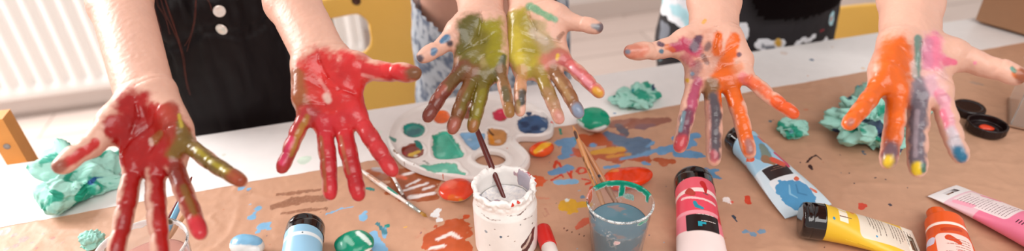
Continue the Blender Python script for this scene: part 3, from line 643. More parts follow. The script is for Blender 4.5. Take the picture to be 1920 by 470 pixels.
HAND4 = dict(t=(0.745, 0.72, 0.70, 0.69), s=0.93, rf=0.93, wr=0.0250, ar=0.030, wrist=(994, 24), arm=[(992, -26, 0.79), (1000, -120, 0.88)],
    index=[(1052, 108), (1094, 144), (1131, 181)], middle=[(1033, 124), (1063, 170), (1090, 221)], ring=[(1010, 132), (1032, 182), (1052, 232)], pinky=[(978, 132), (975, 174), (975, 217)],
    thumb=[(1025, 28, 0.74), (1056, 38, 0.73), (1088, 44, 0.72), (1130, 54, 0.71)],
    paint=[((196, 160, 120), .8, [(975, 60, 24), (1000, 110, 34), (1035, 100, 20)]), ((178, 166, 52), 1, [(975, 45, 24), (985, 95, 30), (990, 120, 22)]), ((198, 186, 60), 0.9, [(965, 60, 12), (968, 105, 12)]), ((186, 172, 130), 0.75, [(1010, 55, 16), (1030, 95, 12)]), ((214, 204, 186), 0.6, [(1000, 62, 7), (1022, 78, 6)]),  # last stroke here: greyish-white sheen put into the palm colour
        ((196, 116, 100), 0.9, [(1030, 118, 16), (1050, 104, 12)]), ((110, 170, 130), 0.8, [(995, 12, 7), (1020, 26, 5), (1040, 36, 6)]), ((235, 200, 60), 0.9, [(1046, 104, 3), (1045, 110, 3)]), ((150, 140, 50), 0.8, [(1000, 135, 10), (1015, 140, 8)]), ((120, 84, 60), 0.6, [(1048, 70, 4), (1056, 62, 3)]),
        ((206, 108, 104), 1, ('index', 0.1, 0.95, 10, 0)), ((230, 160, 170), 0.8, ('index', 0.3, 0.8, 4, -3)), ((216, 170, 50), 0.9, ('index', 0.92, 1.0, 7, -1)), ((150, 106, 66), 1, ('middle', 0.1, 0.95, 11, 0)), ((180, 150, 100), 0.7, ('middle', 0.3, 0.7, 4, -3)), ((128, 152, 176), 0.95, ('middle', 0.88, 1.0, 9, 1)),
        ((150, 130, 50), 1, ('ring', 0.0, 0.5, 11, 0)), ((176, 140, 100), 0.8, ('ring', 0.45, 0.9, 9, 0)), ((200, 140, 130), 0.7, ('ring', 0.9, 1.0, 8, 0)), ((190, 140, 90), 0.7, ('pinky', 0.0, 0.5, 9, 0)), ((70, 78, 76), 0.9, ('pinky', 0.55, 0.75, 7, 3)), ((156, 130, 70), 0.7, ('pinky', 0.75, 1.0, 4, -4)),
        ((110, 100, 105), 0.9, ('thumb', 0.93, 1.0, 9, 2)), ((150, 165, 170), 0.7, ('thumb', 0.70, 0.8, 5, 4))])
ORG = (232, 108, 22)
HAND5 = dict(t=(0.76, 0.735, 0.715, 0.70), s=1.03, rf=1.02, wr=0.0285, ar=0.031, wrist=(1339, 64), arm=[(1339, 0, 0.80), (1343, -105, 0.89)],
    index=[(1304, 148), (1290, 206), (1272, 286)], middle=[(1334, 154), (1339, 222), (1338, 311)], ring=[(1365, 150), (1388, 216), (1408, 297)], pinky=[(1392, 136), (1440, 178), (1497, 219)],
    thumb=[(1305, 76, 0.76), (1270, 86, 0.75), (1226, 95, 0.74), (1171, 97, 0.73)],
    paint=[((206, 146, 120), .6, [(1320, 90, 30), (1350, 150, 40)]), ((186, 62, 96), 0.95, [(1262, 90, 7), (1285, 84, 12), (1305, 92, 13)]), ((214, 110, 40), 0.7, [(1250, 88, 5), (1262, 94, 4)]), ((78, 48, 74), 0.95, [(1310, 72, 7), (1302, 88, 8)]), ((110, 90, 90), 0.75, [(1328, 85, 6), (1325, 92, 5)]), (ORG, 1, [(1347, 68, 7), (1345, 96, 9)]),
        (ORG, 1, [(1378, 74, 10), (1366, 110, 12), (1348, 145, 12)]), (ORG, 1, [(1370, 150, 18), (1380, 172, 16), (1360, 180, 16)]), ((228, 140, 90), 0.6, [(1385, 128, 12)]), ((236, 120, 120), 0.8, [(1392, 142, 8), (1400, 150, 8)]), ((120, 92, 56), 0.9, [(1335, 160, 12), (1325, 180, 8)]), ((130, 100, 110), 0.6, [(1306, 125, 10), (1300, 140, 8)]),
        ((190, 90, 110), 0.6, [(1285, 108, 9), (1296, 118, 8)]), ((230, 190, 50), 0.85, [(1288, 150, 4)]), ((120, 150, 170), 0.85, [(1298, 138, 3)]), ((90, 60, 60), 0.6, [(1318, 104, 4), (1326, 118, 4)]), ((110, 85, 100), 0.85, [(1386, 102, 4)]),
        ((172, 78, 106), 1, ('index', 0.05, 0.6, 8, 5)), ((110, 62, 80), 1, ('index', 0.5, 0.95, 10, 1)), ((110, 160, 170), 0.7, ('index', 0.5, 0.75, 4, -6)), ((200, 70, 76), 0.95, ('index', 0.9, 1.0, 10, 0)), ((84, 78, 84), 1, ('middle', 0.2, 0.95, 9, 2)), ((210, 150, 140), 0.4, ('middle', 0.3, 0.9, 3, -8)), ((200, 90, 100), 0.7, ('middle', 0.93, 1.0, 7, 1)),
        (ORG, 1, ('ring', 0.0, 0.95, 11, 0)), ((150, 120, 120), 0.8, ('ring', 0.85, 0.97, 7, 3)), ((230, 110, 60), 0.8, ('pinky', 0.15, 0.5, 9, 0)), ((232, 98, 40), 1, ('pinky', 0.68, 1.0, 11, 1)), ((214, 128, 100), 0.7, ('thumb', 0.7, 1.0, 13, 0)), ((110, 150, 170), 0.85, ('thumb', 0.93, 0.95, 4, 0)), ((90, 130, 150), 0.9, [(1240, 96, 4)]), ((90, 70, 90), 0.85, [(1236, 82, 4), (1242, 84, 4)]), ((236, 180, 80), 0.8, [(1322, 38, 3), (1319, 42, 3)])])
PNK = (240, 132, 164)
HAND6 = dict(t=(0.69, 0.66, 0.645, 0.63), s=1.06, rf=1.06, wr=0.0305, ar=0.034, wrist=(1708, 82), arm=[(1708, 0, 0.735), (1712, -105, 0.82)],
    index=[(1762, 172), (1779, 232), (1806, 306)], middle=[(1725, 182), (1720, 248), (1721, 332)], ring=[(1683, 172), (1677, 238), (1663, 316)], pinky=[(1652, 154), (1622, 196), (1585, 240)],
    thumb=[(1748, 98, 0.69), (1800, 108, 0.68), (1862, 128, 0.665), (1926, 146, 0.65)],
    paint=[((238, 196, 190), .8, [(1740, 90, 26), (1745, 160, 26)]), ((226, 120, 60), .6, [(1680, 100, 34), (1675, 170, 34)]), (ORG, 1, [(1682, 92, 20), (1680, 130, 26), (1668, 160, 24)]), (ORG, 1, [(1690, 180, 18), (1670, 178, 18)]), ((84, 152, 138), 0.85, [(1722, 72, 7), (1722, 100, 6), (1718, 140, 7)]), ((226, 206, 198), 0.7, [(1712, 120, 6), (1715, 140, 5)]), (PNK, 0.95, [(1750, 76, 14), (1752, 110, 18)]), ((240, 120, 150), 0.9, [(1775, 115, 7), (1790, 116, 5)]), ((222, 150, 180), 0.7, [(1740, 78, 9), (1738, 120, 9)]),
        ((134, 132, 142), 0.95, [(1724, 160, 13), (1722, 185, 13), (1735, 176, 8)]), ((214, 176, 190), 0.8, [(1745, 150, 10), (1752, 170, 10)]), ((238, 118, 150), 0.9, [(1762, 176, 9), (1768, 186, 8)]), (ORG, 1, ('pinky', 0.0, 1.0, 15, 0)), ((140, 120, 120), 0.6, ('pinky', 0.93, 0.97, 5, 0)), (ORG, 1, ('ring', 0.0, 0.85, 14, 0)), ((122, 96, 104), 1, ('ring', 0.80, 0.95, 14, 0)), ((234, 206, 40), 1, ('ring', 0.975, 1.0, 9, 0)),
        ((112, 106, 116), 1, ('middle', 0.0, 0.92, 14, 0)), ((170, 160, 168), 0.7, ('middle', 0.2, 0.8, 4, -3)), ((238, 212, 34), 1, ('middle', 0.965, 1.0, 9, -2)), ((60, 120, 100), 0.9, ('middle', 0.94, 1.0, 4, 11)), ((228, 170, 184), 0.9, ('index', 0.1, 0.6, 10, 2)), ((240, 120, 150), 0.7, ('index', 0.3, 0.55, 5, -5)), ((206, 206, 212), 0.9, ('index', 0.6, 0.9, 10, 0)), ((44, 116, 150), 1, ('index', 0.93, 1.0, 11, 2)),
        ((212, 110, 40), 0.8, ('thumb', 0.78, 0.92, 7, 6)), ((150, 90, 60), 0.9, ('thumb', 0.93, 1.0, 12, 0)), ((40, 130, 110), 0.85, [(1897, 128, 4), (1902, 133, 4)]), ((236, 140, 170), 0.7, [(1828, 118, 3)])])
import os
ONLY = None

def coarse_body(uc, half, zs, lean):
    """the rest of the skin surface: upper arms, shoulders and trunk"""
    def f(ends):
        c = RP(uc, 0.16, 0); sh = [RP(uc - half, 0.15 - lean, zs), RP(uc + half, 0.15 - lean, zs)]
        pts = [e[0] for e in ends] + sh + [RP(uc, 0.16, 0.70)]
        G = Field(np.min(pts, 0) - 0.16, np.max(pts, 0) + 0.13, 0.007)
        for (e, r), s_ in zip(ends, sh):
            o = s_ - e; o = e + o * 0.38 + np.array([0, 0, -0.03])
            G.cap(e, o, r * 0.98, r * 1.12, 0.02, 'm', 0.05); G.cap(o, s_, r * 1.12, r * 1.35, 0.03, 'm', 0.05)
        for i in range(9):
            z = 0.72 + (zs - 0.72) * i / 8; wd = half * (0.86 + 0.06 * (i / 8) ** 2); l = lean * (i / 8) ** 3
            G.ell(RP(uc, 0.155 - l, z), (U, W, Z), (wd, 0.082, 0.07), 0.04, 'm', 0.06)
        G.cap(sh[0], sh[1], 0.045, 0.045, 0.05, 'm', 0.06); G.cap((sh[0] + sh[1]) / 2, (sh[0] + sh[1]) / 2 + [0, 0, 0.08], 0.05, 0.042, 0.04, 'm', 0.06)
        return G.mesh('m', 1)
    return f
def legs_field(uc, hw, ztop, hd, grow=0.0, h=0.008, zleg=0.03, flare=0.0, w0=0.13):
    """hips and two legs standing behind the table"""
    a = RP(uc - hw - 0.08, w0 - 0.2, zleg); b = RP(uc + hw + 0.08, w0 + 0.2, ztop + 0.03)
    G = Field(np.minimum(np.minimum(a, b), np.minimum(RP(uc - hw - .08, w0 + .2, 0), RP(uc + hw + .08, w0 - .2, 0))) - 0.02, np.maximum(np.maximum(a, b), np.maximum(RP(uc - hw - .08, w0 + .2, 1), RP(uc + hw + .08, w0 - .2, 0))) * [1, 1, 0] + [0.02, 0.02, ztop + 0.05], h)
    n = 10
    for i in range(n):
        z = ztop - 0.03 - i * 0.30 / n; q = 0.93 + 0.07 * sstep(0, 4, i)
        G.ell(RP(uc, w0, z), (U, W, Z), (hw * q + grow, hd + grow, 0.045), 0.03, 'm', 0.06)
    for sg in (-1, 1):
        hp = RP(uc + sg * hw * 0.48, w0, ztop - 0.28); kn = RP(uc + sg * hw * 0.5, w0, (ztop - 0.28) * 0.5); an = RP(uc + sg * hw * 0.5, w0 + 0.02, zleg)
        G.cap(hp, kn, hw * 0.52 + grow, hw * 0.40 + flare + grow, 0.03, 'm', 0.06); G.cap(kn, an, hw * 0.40 + flare + grow, hw * 0.3 + flare + grow, 0.02, 'm', 0.06)
    return G
def garment(name, root, V, Q, M, disp=None, keep=None, cols=None):
    N = vnormals(V, Q)
    if disp is not None: V = V + N * disp(V)[:, None]
    if keep is not None:
        k = keep(V); Q = Q[k[Q].all(1)]
        used = np.unique(Q); mp = np.full(len(V), -1); mp[used] = np.arange(len(used)); V = V[used]; Q = mp[Q]
    o = obj(name, V, Q, M, root)
    if cols is not None:
        rgb, amt = cols(V); attr(o, 'Paint', rgb); attr(o, 'Amt', amt)
    return o
def shoes(root, uc, hw, w0, M):
    for sg in (-1, 1):
        c = RP(uc + sg * hw * 0.5, w0 - 0.03, 0)
        G = Field(c - 0.17, c + 0.17, 0.006)
        G.ell(c + Z * 0.035 - W * 0.03, (U, W, Z), (0.042, 0.095, 0.034), 0.02); G.ell(c + Z * 0.055 + W * 0.03, (U, W, Z), (0.040, 0.05, 0.055), 0.02)
        A = G.layer('m'); A[:] = np.maximum(A, (0.001 - G.ax[2])[None, None, :])
        V, Q = G.mesh('m', 1); obj('shoe', V, Q, M, root)

# ---- girl on the left: black paper-bag trousers, white ribbed top
uc1 = rloc(P(408, 254))[0]
p1 = thing('person', 'person in black gathered trousers with two pearl buttons, holding out red palms', 'person', RP(uc1, 0.13, 0))
build_body(p1, [HAND1, HAND2], coarse_body(uc1, 0.15, 1.12, 0.10))
M_black = mat('black_twill', (13, 4, 6), 0.42, bump=0.3, bscale=700, ior=1.3)
def uang(V, c): q = V - c; return np.arctan2(q @ W, q @ U)
HW1, W1 = 0.155, 0.135
G = legs_field(uc1, HW1, 0.985, 0.105, w0=W1, h=0.006, flare=0.025); V, Q = G.mesh('m', 1); c1 = RP(uc1, W1, 0)
def fold1(V):
    a = (V - c1) @ U; z = V[:, 2]; ph = np.stack([a * 1.0, (V - c1) @ W, z * 0.18], 1)
    n = np.abs(fbm(ph, 34, 21, 3) - 0.5) * 2; g = sstep(0.74, 0.97, z)
    gather = 0.010 * (fbm(ph * [1, 1, 1.4], 75, 4, 2) - 0.5) * sstep(0.86, 0.95, z)
    band = -0.006 * np.exp(-((z - 0.905 - 0.01 * np.sin(a * 60)) / 0.007) ** 2)
    seam = -0.006 * np.exp(-((a + 0.038 + 0.10 * (0.90 - z) * 0.9) / 0.0035) ** 2) * sstep(0.90, 0.87, z)
    return 0.022 * (0.5 - n) * (0.35 + 0.65 * g) + gather + band + seam
tr = garment('trousers', p1, V, Q, M_black, fold1)
M_btn = mat('pearl_button', (236, 226, 218), 0.18, metal=0.35)
dg = bpy.context.evaluated_depsgraph_get()
def hit(o, x, y):
    dg = bpy.context.evaluated_depsgraph_get(); dg.update(); inv = o.matrix_world.inverted()
    M0 = Matrix.Translation(sum((Vector(q.location) for q in [o] + ([o.parent] if o.parent else [])), Vector((0, 0, 0))))
    inv = M0.inverted(); d = Vector(unit(ray(x, y))); r = o.ray_cast(inv @ Vector(CAM), d)
    return (np.array(M0 @ r[1]), np.array(r[2])) if r[0] else (None, None)
def rot_to(n):
    n = unit(n); a = unit(np.cross([0, 0, 1.], n)) if abs(n[2]) < 0.99 else np.array([1., 0, 0]); return np.stack([a, np.cross(n, a), n], 1)
for x, y in ((411, 20), (417, 53)):
    p, n = hit(tr, x, y)
    if p is None: continue
    n = unit(n + np.array([0, -0.6, 0.2])); mb = MB()
    mb.lathe(p + n * 0.002, [(0.0002, -0.006), (0.003, -0.006), (0.0035, 0.0), (0.0088, 0.0), (0.0095, 0.001), (0.0093, 0.0024), (0.0078, 0.0032), (0.0050, 0.0024), (0.0002, 0.0021)], 36, rot_to(n)); mb.obj('button', M_btn, tr, True)
# ribbed top and hair
M_knit = mat('white_rib_knit', (236, 230, 226), 0.8, bump=0.2, bscale=500)
def torso_cloth(uc, half, zs, lean, z0, w0, hd, grow=0.008, widen=1.0, h=0.007):
    a, b = RP(uc - half - .12, w0 - 0.25, z0), RP(uc + half + .12, w0 + 0.2, zs + 0.08); c, d = RP(uc - half - .12, w0 + .2, z0), RP(uc + half + .12, w0 - .25, zs)
    G = Field(np.min([a, b, c, d], 0) - 0.02, np.max([a, b, c, d], 0) + 0.02, h)
    for i in range(11):
        f = i / 10; z = z0 + (zs - z0) * f; wd = half * (0.9 + 0.12 * f ** 2) * widen + grow; l = lean * (f * 0.65 + 0.35) ** 3 if z0 > 0.9 else lean * f ** 3
        G.ell(RP(uc, w0 - l, z), (U, W, Z), (wd, hd + grow, 0.045), 0.03, 'm', 0.06)
    for sg in (-1, 1): G.cap(RP(uc + sg * half * 0.7, w0 - lean, zs - 0.01), RP(uc + sg * half * 1.05, w0 - lean - 0.01, zs - 0.02), 0.055, 0.055, 0.03, 'm', 0.06)
    return G
G = torso_cloth(uc1, 0.15, 1.12, 0.10, 1.005, W1, 0.100); V, Q = G.mesh('m', 1)
garment('ribbed_top', p1, V, Q, M_knit, lambda V: 0.0022 * np.sin(uang(V, c1) * 95), keep=lambda V: V[:, 2] > 0.968 + 0.0 * V[:, 0])
M_hair = mat('auburn_hair', (96, 40, 26), 0.45)
hs = random.Random(3); mb = MB()
for pts in ([(296, -30), (306, 18), (322, 50), (338, 88), (346, 130), (350, 168)], [(300, -30), (318, 30), (334, 70), (345, 110), (348, 150), (357, 178)], [(366, -20), (367, 20), (364, 48), (356, 72), (346, 86)], [(368, -20), (366, 30), (360, 60), (350, 96)], [(284, -20), (290, 20), (300, 52), (302, 62)], [(385, -10), (392, 6), (398, 20)], [(302, -30), (314, 10), (326, 44), (330, 60), (341, 100)], [(290, -20), (296, 10), (310, 30), (318, 64)]):
    for k in range(3):
        q = []
        for i, (x, y) in enumerate(pts):
            dp = 1.02 - 0.02 * i / len(pts); pp, _ = hit(tr, x + hs.uniform(-2, 2), max(y, 2) + hs.uniform(-2, 2))
            b = D(x + hs.uniform(-2.0, 2.0), y, depth(pp) - 0.008 if pp is not None else 1.0); q.append(b)
        # smooth the strand
        q = np.array(q); t = np.linspace(0, len(q) - 1, 24); qq = np.stack([np.interp(t, range(len(q)), q[:, j]) for j in range(3)], 1)
        for _ in range(4): qq[1:-1] = (qq[:-2] + 2 * qq[1:-1] + qq[2:]) / 4
        mb.tube(list(qq), 0.0002, 5)
hr = mb.obj('hair', M_hair, p1, True); hr['kind'] = 'stuff'
shoes(p1, uc1, HW1, W1, mat('white_sneaker', (230, 228, 225), 0.5))

# ---- child in the middle: washed denim shorts, bare midriff, pale cropped top
uc2 = rloc(P(932, 172))[0] + 0.026
p2 = thing('person', 'child in washed denim shorts and pale cropped top with yellow-green palms held together', 'person', RP(uc2, 0.13, 0))
build_body(p2, [HAND3, HAND4], coarse_body(uc2, 0.145, 1.08, 0.12))
M_denim = paintmat('washed_denim', (186, 192, 200), 0.8, 0.8, bump=0.35, bscale=900, nscale=60, edge=0.2, basevar=0.1, pvar=0.1)
HW2 = 0.150; G = legs_field(uc2, HW2, 0.93, 0.108, w0=0.14, h=0.007, flare=0.012, zleg=0.40); V, Q = G.mesh('m', 1); c2 = RP(uc2, 0.14, 0)
def denimcol(V):
    n = fbm(V * [1, 1, 0.7], 130, 40, 3); a = sstep(0.35, 0.66, n) * 0.7
    rgb = np.ones((len(V), 3)) * lin((96, 108, 130)); return rgb, a
def waist2(V):
    a = (V - c2) @ U; return V[:, 2] < 0.805 + 0.10 * np.clip(np.abs(a + 0.02) / 0.15, 0, 1) ** 1.6
dn = garment('denim_shorts', p2, V, Q, M_denim, lambda V: 0.004 + 0.008 * (fbm(V * [1, 1, 0.6], 30, 31, 3) - 0.5), waist2, denimcol)
G = Field(RP(uc2, .14, 0) - 0.24, RP(uc2, .14, 0) + [0.24, 0.24, 0.60], 0.008)
for sg in (-1, 1):
    hp, kn, an = RP(uc2 + sg * 0.072, 0.14, 0.58), RP(uc2 + sg * 0.075, 0.13, 0.36), RP(uc2 + sg * 0.075, 0.15, 0.03)
    G.cap(hp, kn, 0.064, 0.048, 0.02, 'm', 0.05); G.cap(kn, an, 0.046, 0.032, 0.02, 'm', 0.05)
V, Q = G.mesh('m', 1); lg = obj('bare_legs', V, Q, M_skin, p2); attr(lg, 'Paint', np.ones((len(V), 3))); attr(lg, 'Amt', np.zeros(len(V)))
G = torso_cloth(uc2, 0.145, 1.08, 0.12, 1.02, 0.14, 0.098, 0.008); V, Q = G.mesh('m', 1)
garment('cropped_top', p2, V, Q, mat('pale_jersey', (222, 220, 222), 0.8, bump=0.2, bscale=600), lambda V: 0.004 * (fbm(V, 20, 6) - 0.3), keep=lambda V: V[:, 2] > 0.985)
shoes(p2, uc2, HW2, 0.14, mat('blue_sneaker', (96, 120, 150), 0.6))

# ---- child on the right: black tee, dark trousers printed with patches
uc3 = rloc(P(1425, 97))[0] + 0.078
p3 = thing('person', 'person in black tee and dark trousers printed with pale patches, palms orange and pink', 'person', RP(uc3, 0.16, 0))
build_body(p3, [HAND5, HAND6], coarse_body(uc3, 0.165, 1.14, 0.10))
HW3 = 0.200; W3 = 0.165
M_print = paintmat('printed_trousers', (38, 34, 38), 0.75, 0.7, bump=0.3, bscale=800, nscale=300, edge=0.06, pvar=0.05)
G = legs_field(uc3, HW3, 0.97, 0.125, w0=W3, h=0.0055, flare=0.02); V, Q = G.mesh('m', 1); c3 = RP(uc3, W3, 0)
def printcol(V):
    X, Y = (V - c3) @ U, V[:, 2]; front = ((V - c3) @ W) < 0.06
    def q(px, py, r):
        p = D(px, py, 1.36); return ((p - c3) @ U, p[2], r * 1.36 / F)
    w_, b_, y_, g_ = (236, 238, 244), (178, 222, 232), (206, 160, 60), (120, 124, 134)
    st_ = [(w_, 1, [q(1268, 5, 18), q(1272, 28, 17), q(1284, 42, 12), q(1292, 14, 10)]), (b_, 1, [q(1264, 12, 9), q(1276, 26, 8), q(1280, 38, 5)]), (b_, 1, [q(1264, 24, 4), q(1288, 22, 4)]),
           (w_, 1, [q(1408, 68, 11), q(1424, 74, 12), q(1448, 74, 12)]), (y_, 1, [q(1440, 66, 7), q(1446, 72, 7)]), (g_, 1, [q(1412, 74, 3), q(1420, 76, 3)]),
           (w_, 1, [q(1490, 78, 5), q(1502, 72, 5), q(1520, 76, 6), q(1530, 70, 4)]), (b_, 1, [q(1566, 34, 9), q(1572, 48, 8)]), ((190, 110, 96), 1, [q(1566, 40, 4)]),
           (g_, 0.9, [q(1256, 60, 8), q(1258, 100, 7)]), (b_, 1, [q(1254, 130, 14), q(1262, 150, 12)]), (w_, 0.9, [q(1246, 20, 5), q(1245, 90, 5)]), ((150, 40, 50), 0.8, [q(1545, 60, 4), q(1552, 62, 3)])]
    rs_ = random.Random(8)
    for _ in range(26):
        x_, z_ = rs_.uniform(-.18, .18), rs_.uniform(.08, .76); st_.append((rs_.choice([w_, b_, g_]), 1, [(x_, z_, .012), (x_ + rs_.uniform(-.02, .02), z_ + .02, .01)]))
    return strokes(X, Y, V, st_, 0.15, 0.25, 90, 9)
garment('printed_trousers', p3, V, Q, M_print, lambda V: 0.010 * (fbm(V * [1, 1, 0.5], 26, 51, 3) - 0.5), lambda V: V[:, 2] < 0.95, printcol)
M_tee = mat('black_jersey', (12, 5, 6), 0.8, ior=1.15, bump=0.2, bscale=800)
G = torso_cloth(uc3, 0.198, 1.14, 0.10, 0.80, W3, 0.130, 0.012, 1.03); V, Q = G.mesh('m', 1)
def teehem(V):
    a = (V - c3) @ U; return V[:, 2] > 0.785 + 0.030 * (np.abs(a - 0.03) / 0.17) ** 2 + 0.16 * sstep(-0.07, -0.15, a)
garment('black_tee', p3, V, Q, M_tee, lambda V: 0.010 + 0.010 * (fbm(V * [1, 1, 0.6], 16, 41, 2) - 0.5), teehem)
shoes(p3, uc3, HW3, W3, mat('grey_sneaker', (120, 120, 124), 0.6))

# ------------------------------------------------------------------ chairs behind the table
M_yel = mat('yellow_lacquer', (255, 200, 92), 0.35, coat=0.2)
M_steel = mat('brushed_steel', (170, 165, 160), 0.35, metal=1.0)
M_ply = mat('plywood_edge', (150, 96, 62), 0.5)
def yellow_chair(cu, cw, ztop, width, lbl, hole=None):
    """moulded shell chair seen from behind: back panel, seat, steel frame"""
    r = thing('school_chair', lbl, 'chair', RP(cu, cw + 0.15, 0), 'yellow school chairs')
    G = Field(RP(cu, cw, ztop - 0.2) - [0.3, 0.25, 0.25], RP(cu, cw, ztop) + [0.3, 0.25, 0.08], 0.004)
    X, Y, Zz = G.ax[0][:, None, None], G.ax[1][None, :, None], G.ax[2][None, None, :]
    q = [(X - RP(cu, cw, 0)[0]), (Y - RP(cu, cw, 0)[1])]
    a = q[0] * U[0] + q[1] * U[1]; b = q[0] * W[0] + q[1] * W[1]
    hz, hx, rc = 0.18, width / 2, 0.06
    zc = ztop - hz
    dx = np.maximum(np.abs(a) - (hx - rc), 0); dz = np.maximum(np.abs(Zz - zc) - (hz - rc), 0)
    d2 = np.sqrt(dx ** 2 + dz ** 2) - rc + 0 * b
    if hole:
        ha, hzc, hw_, hh_, hr_ = hole
        ddx = np.maximum(np.abs(a - ha) - (hw_ - hr_), 0); ddz = np.maximum(np.abs(Zz - hzc) - (hh_ - hr_), 0)
        d2 = np.maximum(d2, -(np.sqrt(ddx ** 2 + ddz ** 2) - hr_))
    bend = b + 0.9 * a ** 2 + 0.12 * (zc - Zz)
    Fd = np.maximum(d2, np.abs(bend) - 0.006).astype(np.float32)
    V, Q = nets(Fd, G.lo, 0.004, 1); obj('backrest', V, Q, M_yel, r)
    mb = MB(); 
    V, Q, u_, v_ = grid(30, 30, lambda u, v: RPA(cu + (u - .5) * width * .98, cw + 0.04 + 0.36 * v, 0.44 + 0.02 * np.abs(2 * u - 1) ** 3 - 0.012 * v ** 2))
    n = len(V); Vb = V - [0, 0, 0.01]; rim = np.concatenate([np.arange(30) * 30, 29 * 30 + np.arange(1, 30), (np.arange(29) * 30 + 29)[::-1], np.arange(1, 29)[::-1]]); rn = np.roll(rim, -1)
    obj('seat', np.vstack([V, Vb]), np.vstack([Q, Q[:, ::-1] + n, np.stack([rim, rim + n, rn + n, rn], 1)]), M_yel, r)
    for sg in (-1, 1):
        x = cu + sg * width * 0.36
        mb = MB(); mb.tube([RP(x, cw + 0.03, ztop - 0.06), RP(x, cw + 0.03, 0.50), RP(x, cw + 0.06, 0.43), RP(x, cw + 0.38, 0.425)], 0.011, 14); mb.obj('frame', M_steel, r, True)
        for y0, y1 in ((0.08, 0.0), (0.36, 0.42)):
            mb = MB(); mb.tube([RP(x, cw + y0, 0.425), RP(x * 1.0, cw + y1, 0.01)], 0.011, 14); mb.tube([RP(x, cw + y1, 0.012), RP(x, cw + y1, 0.0)], 0.014, 14); mb.obj('leg', M_steel, r, True)
    return r
def chair_px(px, py, w_): # chair-local a and height for a pixel, on the plane w = w_
    d = ray(px, py); o = CAM - np.array([E0[0], E0[1], 0]); t = (w_ - o @ W) / (d @ W); p = CAM + d * t; return rloc(p)[0], p[2]
CW = 0.42
aL, zL = chair_px(560, 20, CW); aR, _ = chair_px(900, 20, CW); h0 = chair_px(596, 62, CW); h1 = chair_px(692, 62, CW); hzt = chair_px(650, 30, CW)[1]; hzb = chair_px(650, 103, CW)[1]
cu = (aL + aR) / 2
yc = yellow_chair(cu, CW, 0.80, aR - aL, 'yellow moulded chair with a cutout handle and screws, between two children', ((h0[0] + h1[0]) / 2 - cu, (hzt + hzb) / 2, (h1[0] - h0[0]) / 2 + 0.002, (hzt - hzb) / 2, 0.035))
for px, py in ((668, 4), (783, 16)):
    a_, z_ = chair_px(px, py, CW); b_ = -0.9 * (a_ - cu) ** 2 - 0.12 * (0.80 - 0.18 - z_)
    mb = MB(); mb.lathe(RP(a_, CW + b_ - 0.006, z_), [(0.0002, -0.002), (0.011, -0.002), (0.011, 0.001), (0.008, 0.003), (0.004, 0.003), (0.003, 0.001), (0.0002, 0.001)], 24, rot_to(-W)); mb.obj('screw', mat('dark_screw', (96, 70, 60), 0.35, metal=0.8), yc, True)
aL, zT = chair_px(1455, 10, 0.42); aR, _ = chair_px(1715, 10, 0.42); zT = chair_px(1630, 11, 0.42)[1]
yellow_chair((aL + aR) / 2, 0.42, zT, aR - aL, 'yellow moulded chair mostly hidden behind the child in black tee')
# wooden chair at the far left
M_pine = mat('orange_pine', (216, 142, 66), 0.45, var=0.15, vscale=30)
wc = thing('wooden_chair', 'orange wooden chair post with plugs at the left end of the table', 'chair', RP(rloc(P(10, 318))[0] - 0.12, 0.16, 0))
PWd = 0.05
def on_plane(px, py, w_): d = ray(px, py); o = CAM - np.array([E0[0], E0[1], 0]); return chair_px(px, py, w_)
(pu, zA), (uB, ztp) = on_plane(44, 304, PWd), on_plane(-8, 216, PWd)
def lean(z): return (uB - pu) / (ztp - zA) * (z - zA)
for k, (du, dw) in enumerate(((0, 0), (-0.36, 0), (0, 0.36), (-0.36, 0.36))):
    mb = MB(); zs_ = [0, ztp] if dw == 0 else [0, 0.42]; vs = []
    for z in zs_:
        for a, b in ((-.015, -.016), (.015, -.016), (.015, .016), (-.015, .016)): vs.append(RP(pu + du + a + lean(z), PWd + dw + b, z))
    fs = [(3, 2, 1, 0), tuple(len(vs) - 4 + q for q in range(4))] + [(i * 4 + q, i * 4 + (q + 1) % 4, i * 4 + 4 + (q + 1) % 4, i * 4 + 4 + q) for i in range(len(zs_) - 1) for q in range(4)]
    mb.add(vs, fs); q = mb.obj('leg', M_pine, wc)
    if k == 0: post = q
for z in (ztp - 0.15, 0.56):
    mb = MB(); mb.box(RP(pu - 0.18 + lean(z), PWd, z), (0.33, 0.02, 0.05), RM, 0.004); mb.obj('back_rail', M_pine, wc)
mb = MB(); mb.box(RP(pu - 0.18 + lean(.44), PWd + 0.2, 0.44), (0.40, 0.42, 0.022), RM, 0.006); mb.obj('seat', M_pine, wc)
for z in (ztp - 0.05, ztp - 0.13):
    mb = MB(); mb.lathe(RP(pu + lean(z), PWd - 0.0162, z), [(0.0002, -0.001), (0.005, -0.001), (0.005, 0.0012), (0.0002, 0.0014)], 16, rot_to(-W)); mb.obj('plug', mat('grey_plug', (150, 140, 136), 0.5), post, True)

# ------------------------------------------------------------------ cardboard box at the far right end of the table
M_card = mat('cardboard', (172, 128, 96), 0.8, bump=0.15, bscale=120, var=0.05, vscale=60)
M_cedge = mat('cardboard_edge', (120, 82, 56), 0.9)
c0 = P(1827, 41, PZ); c1_ = P(1990, 88, PZ); bx = thing('cardboard_box', 'brown cardboard box standing at the far right end of the table', 'box', c0)
bu = unit((c1_ - c0) * [1, 1, 0]); bn = np.array([-bu[1], bu[0], 0]); BL, BD, BH, bt = 0.34, 0.26, 0.22, 0.004
RB = np.stack([bu, bn, Z], 1)
def BP(a, b, z): return c0 + bu * a + bn * b + Z * z
for a, b, sx, sy in ((BL / 2, bt / 2, BL, bt), (BL / 2, BD - bt / 2, BL, bt), (bt / 2, BD / 2, bt, BD - 2 * bt), (BL - bt / 2, BD / 2, bt, BD - 2 * bt)):
    mb = MB(); mb.box(BP(a, b, BH / 2 + 0.004), (sx, sy, BH), RB, 0.0008); mb.obj('side_panel', M_card, bx)
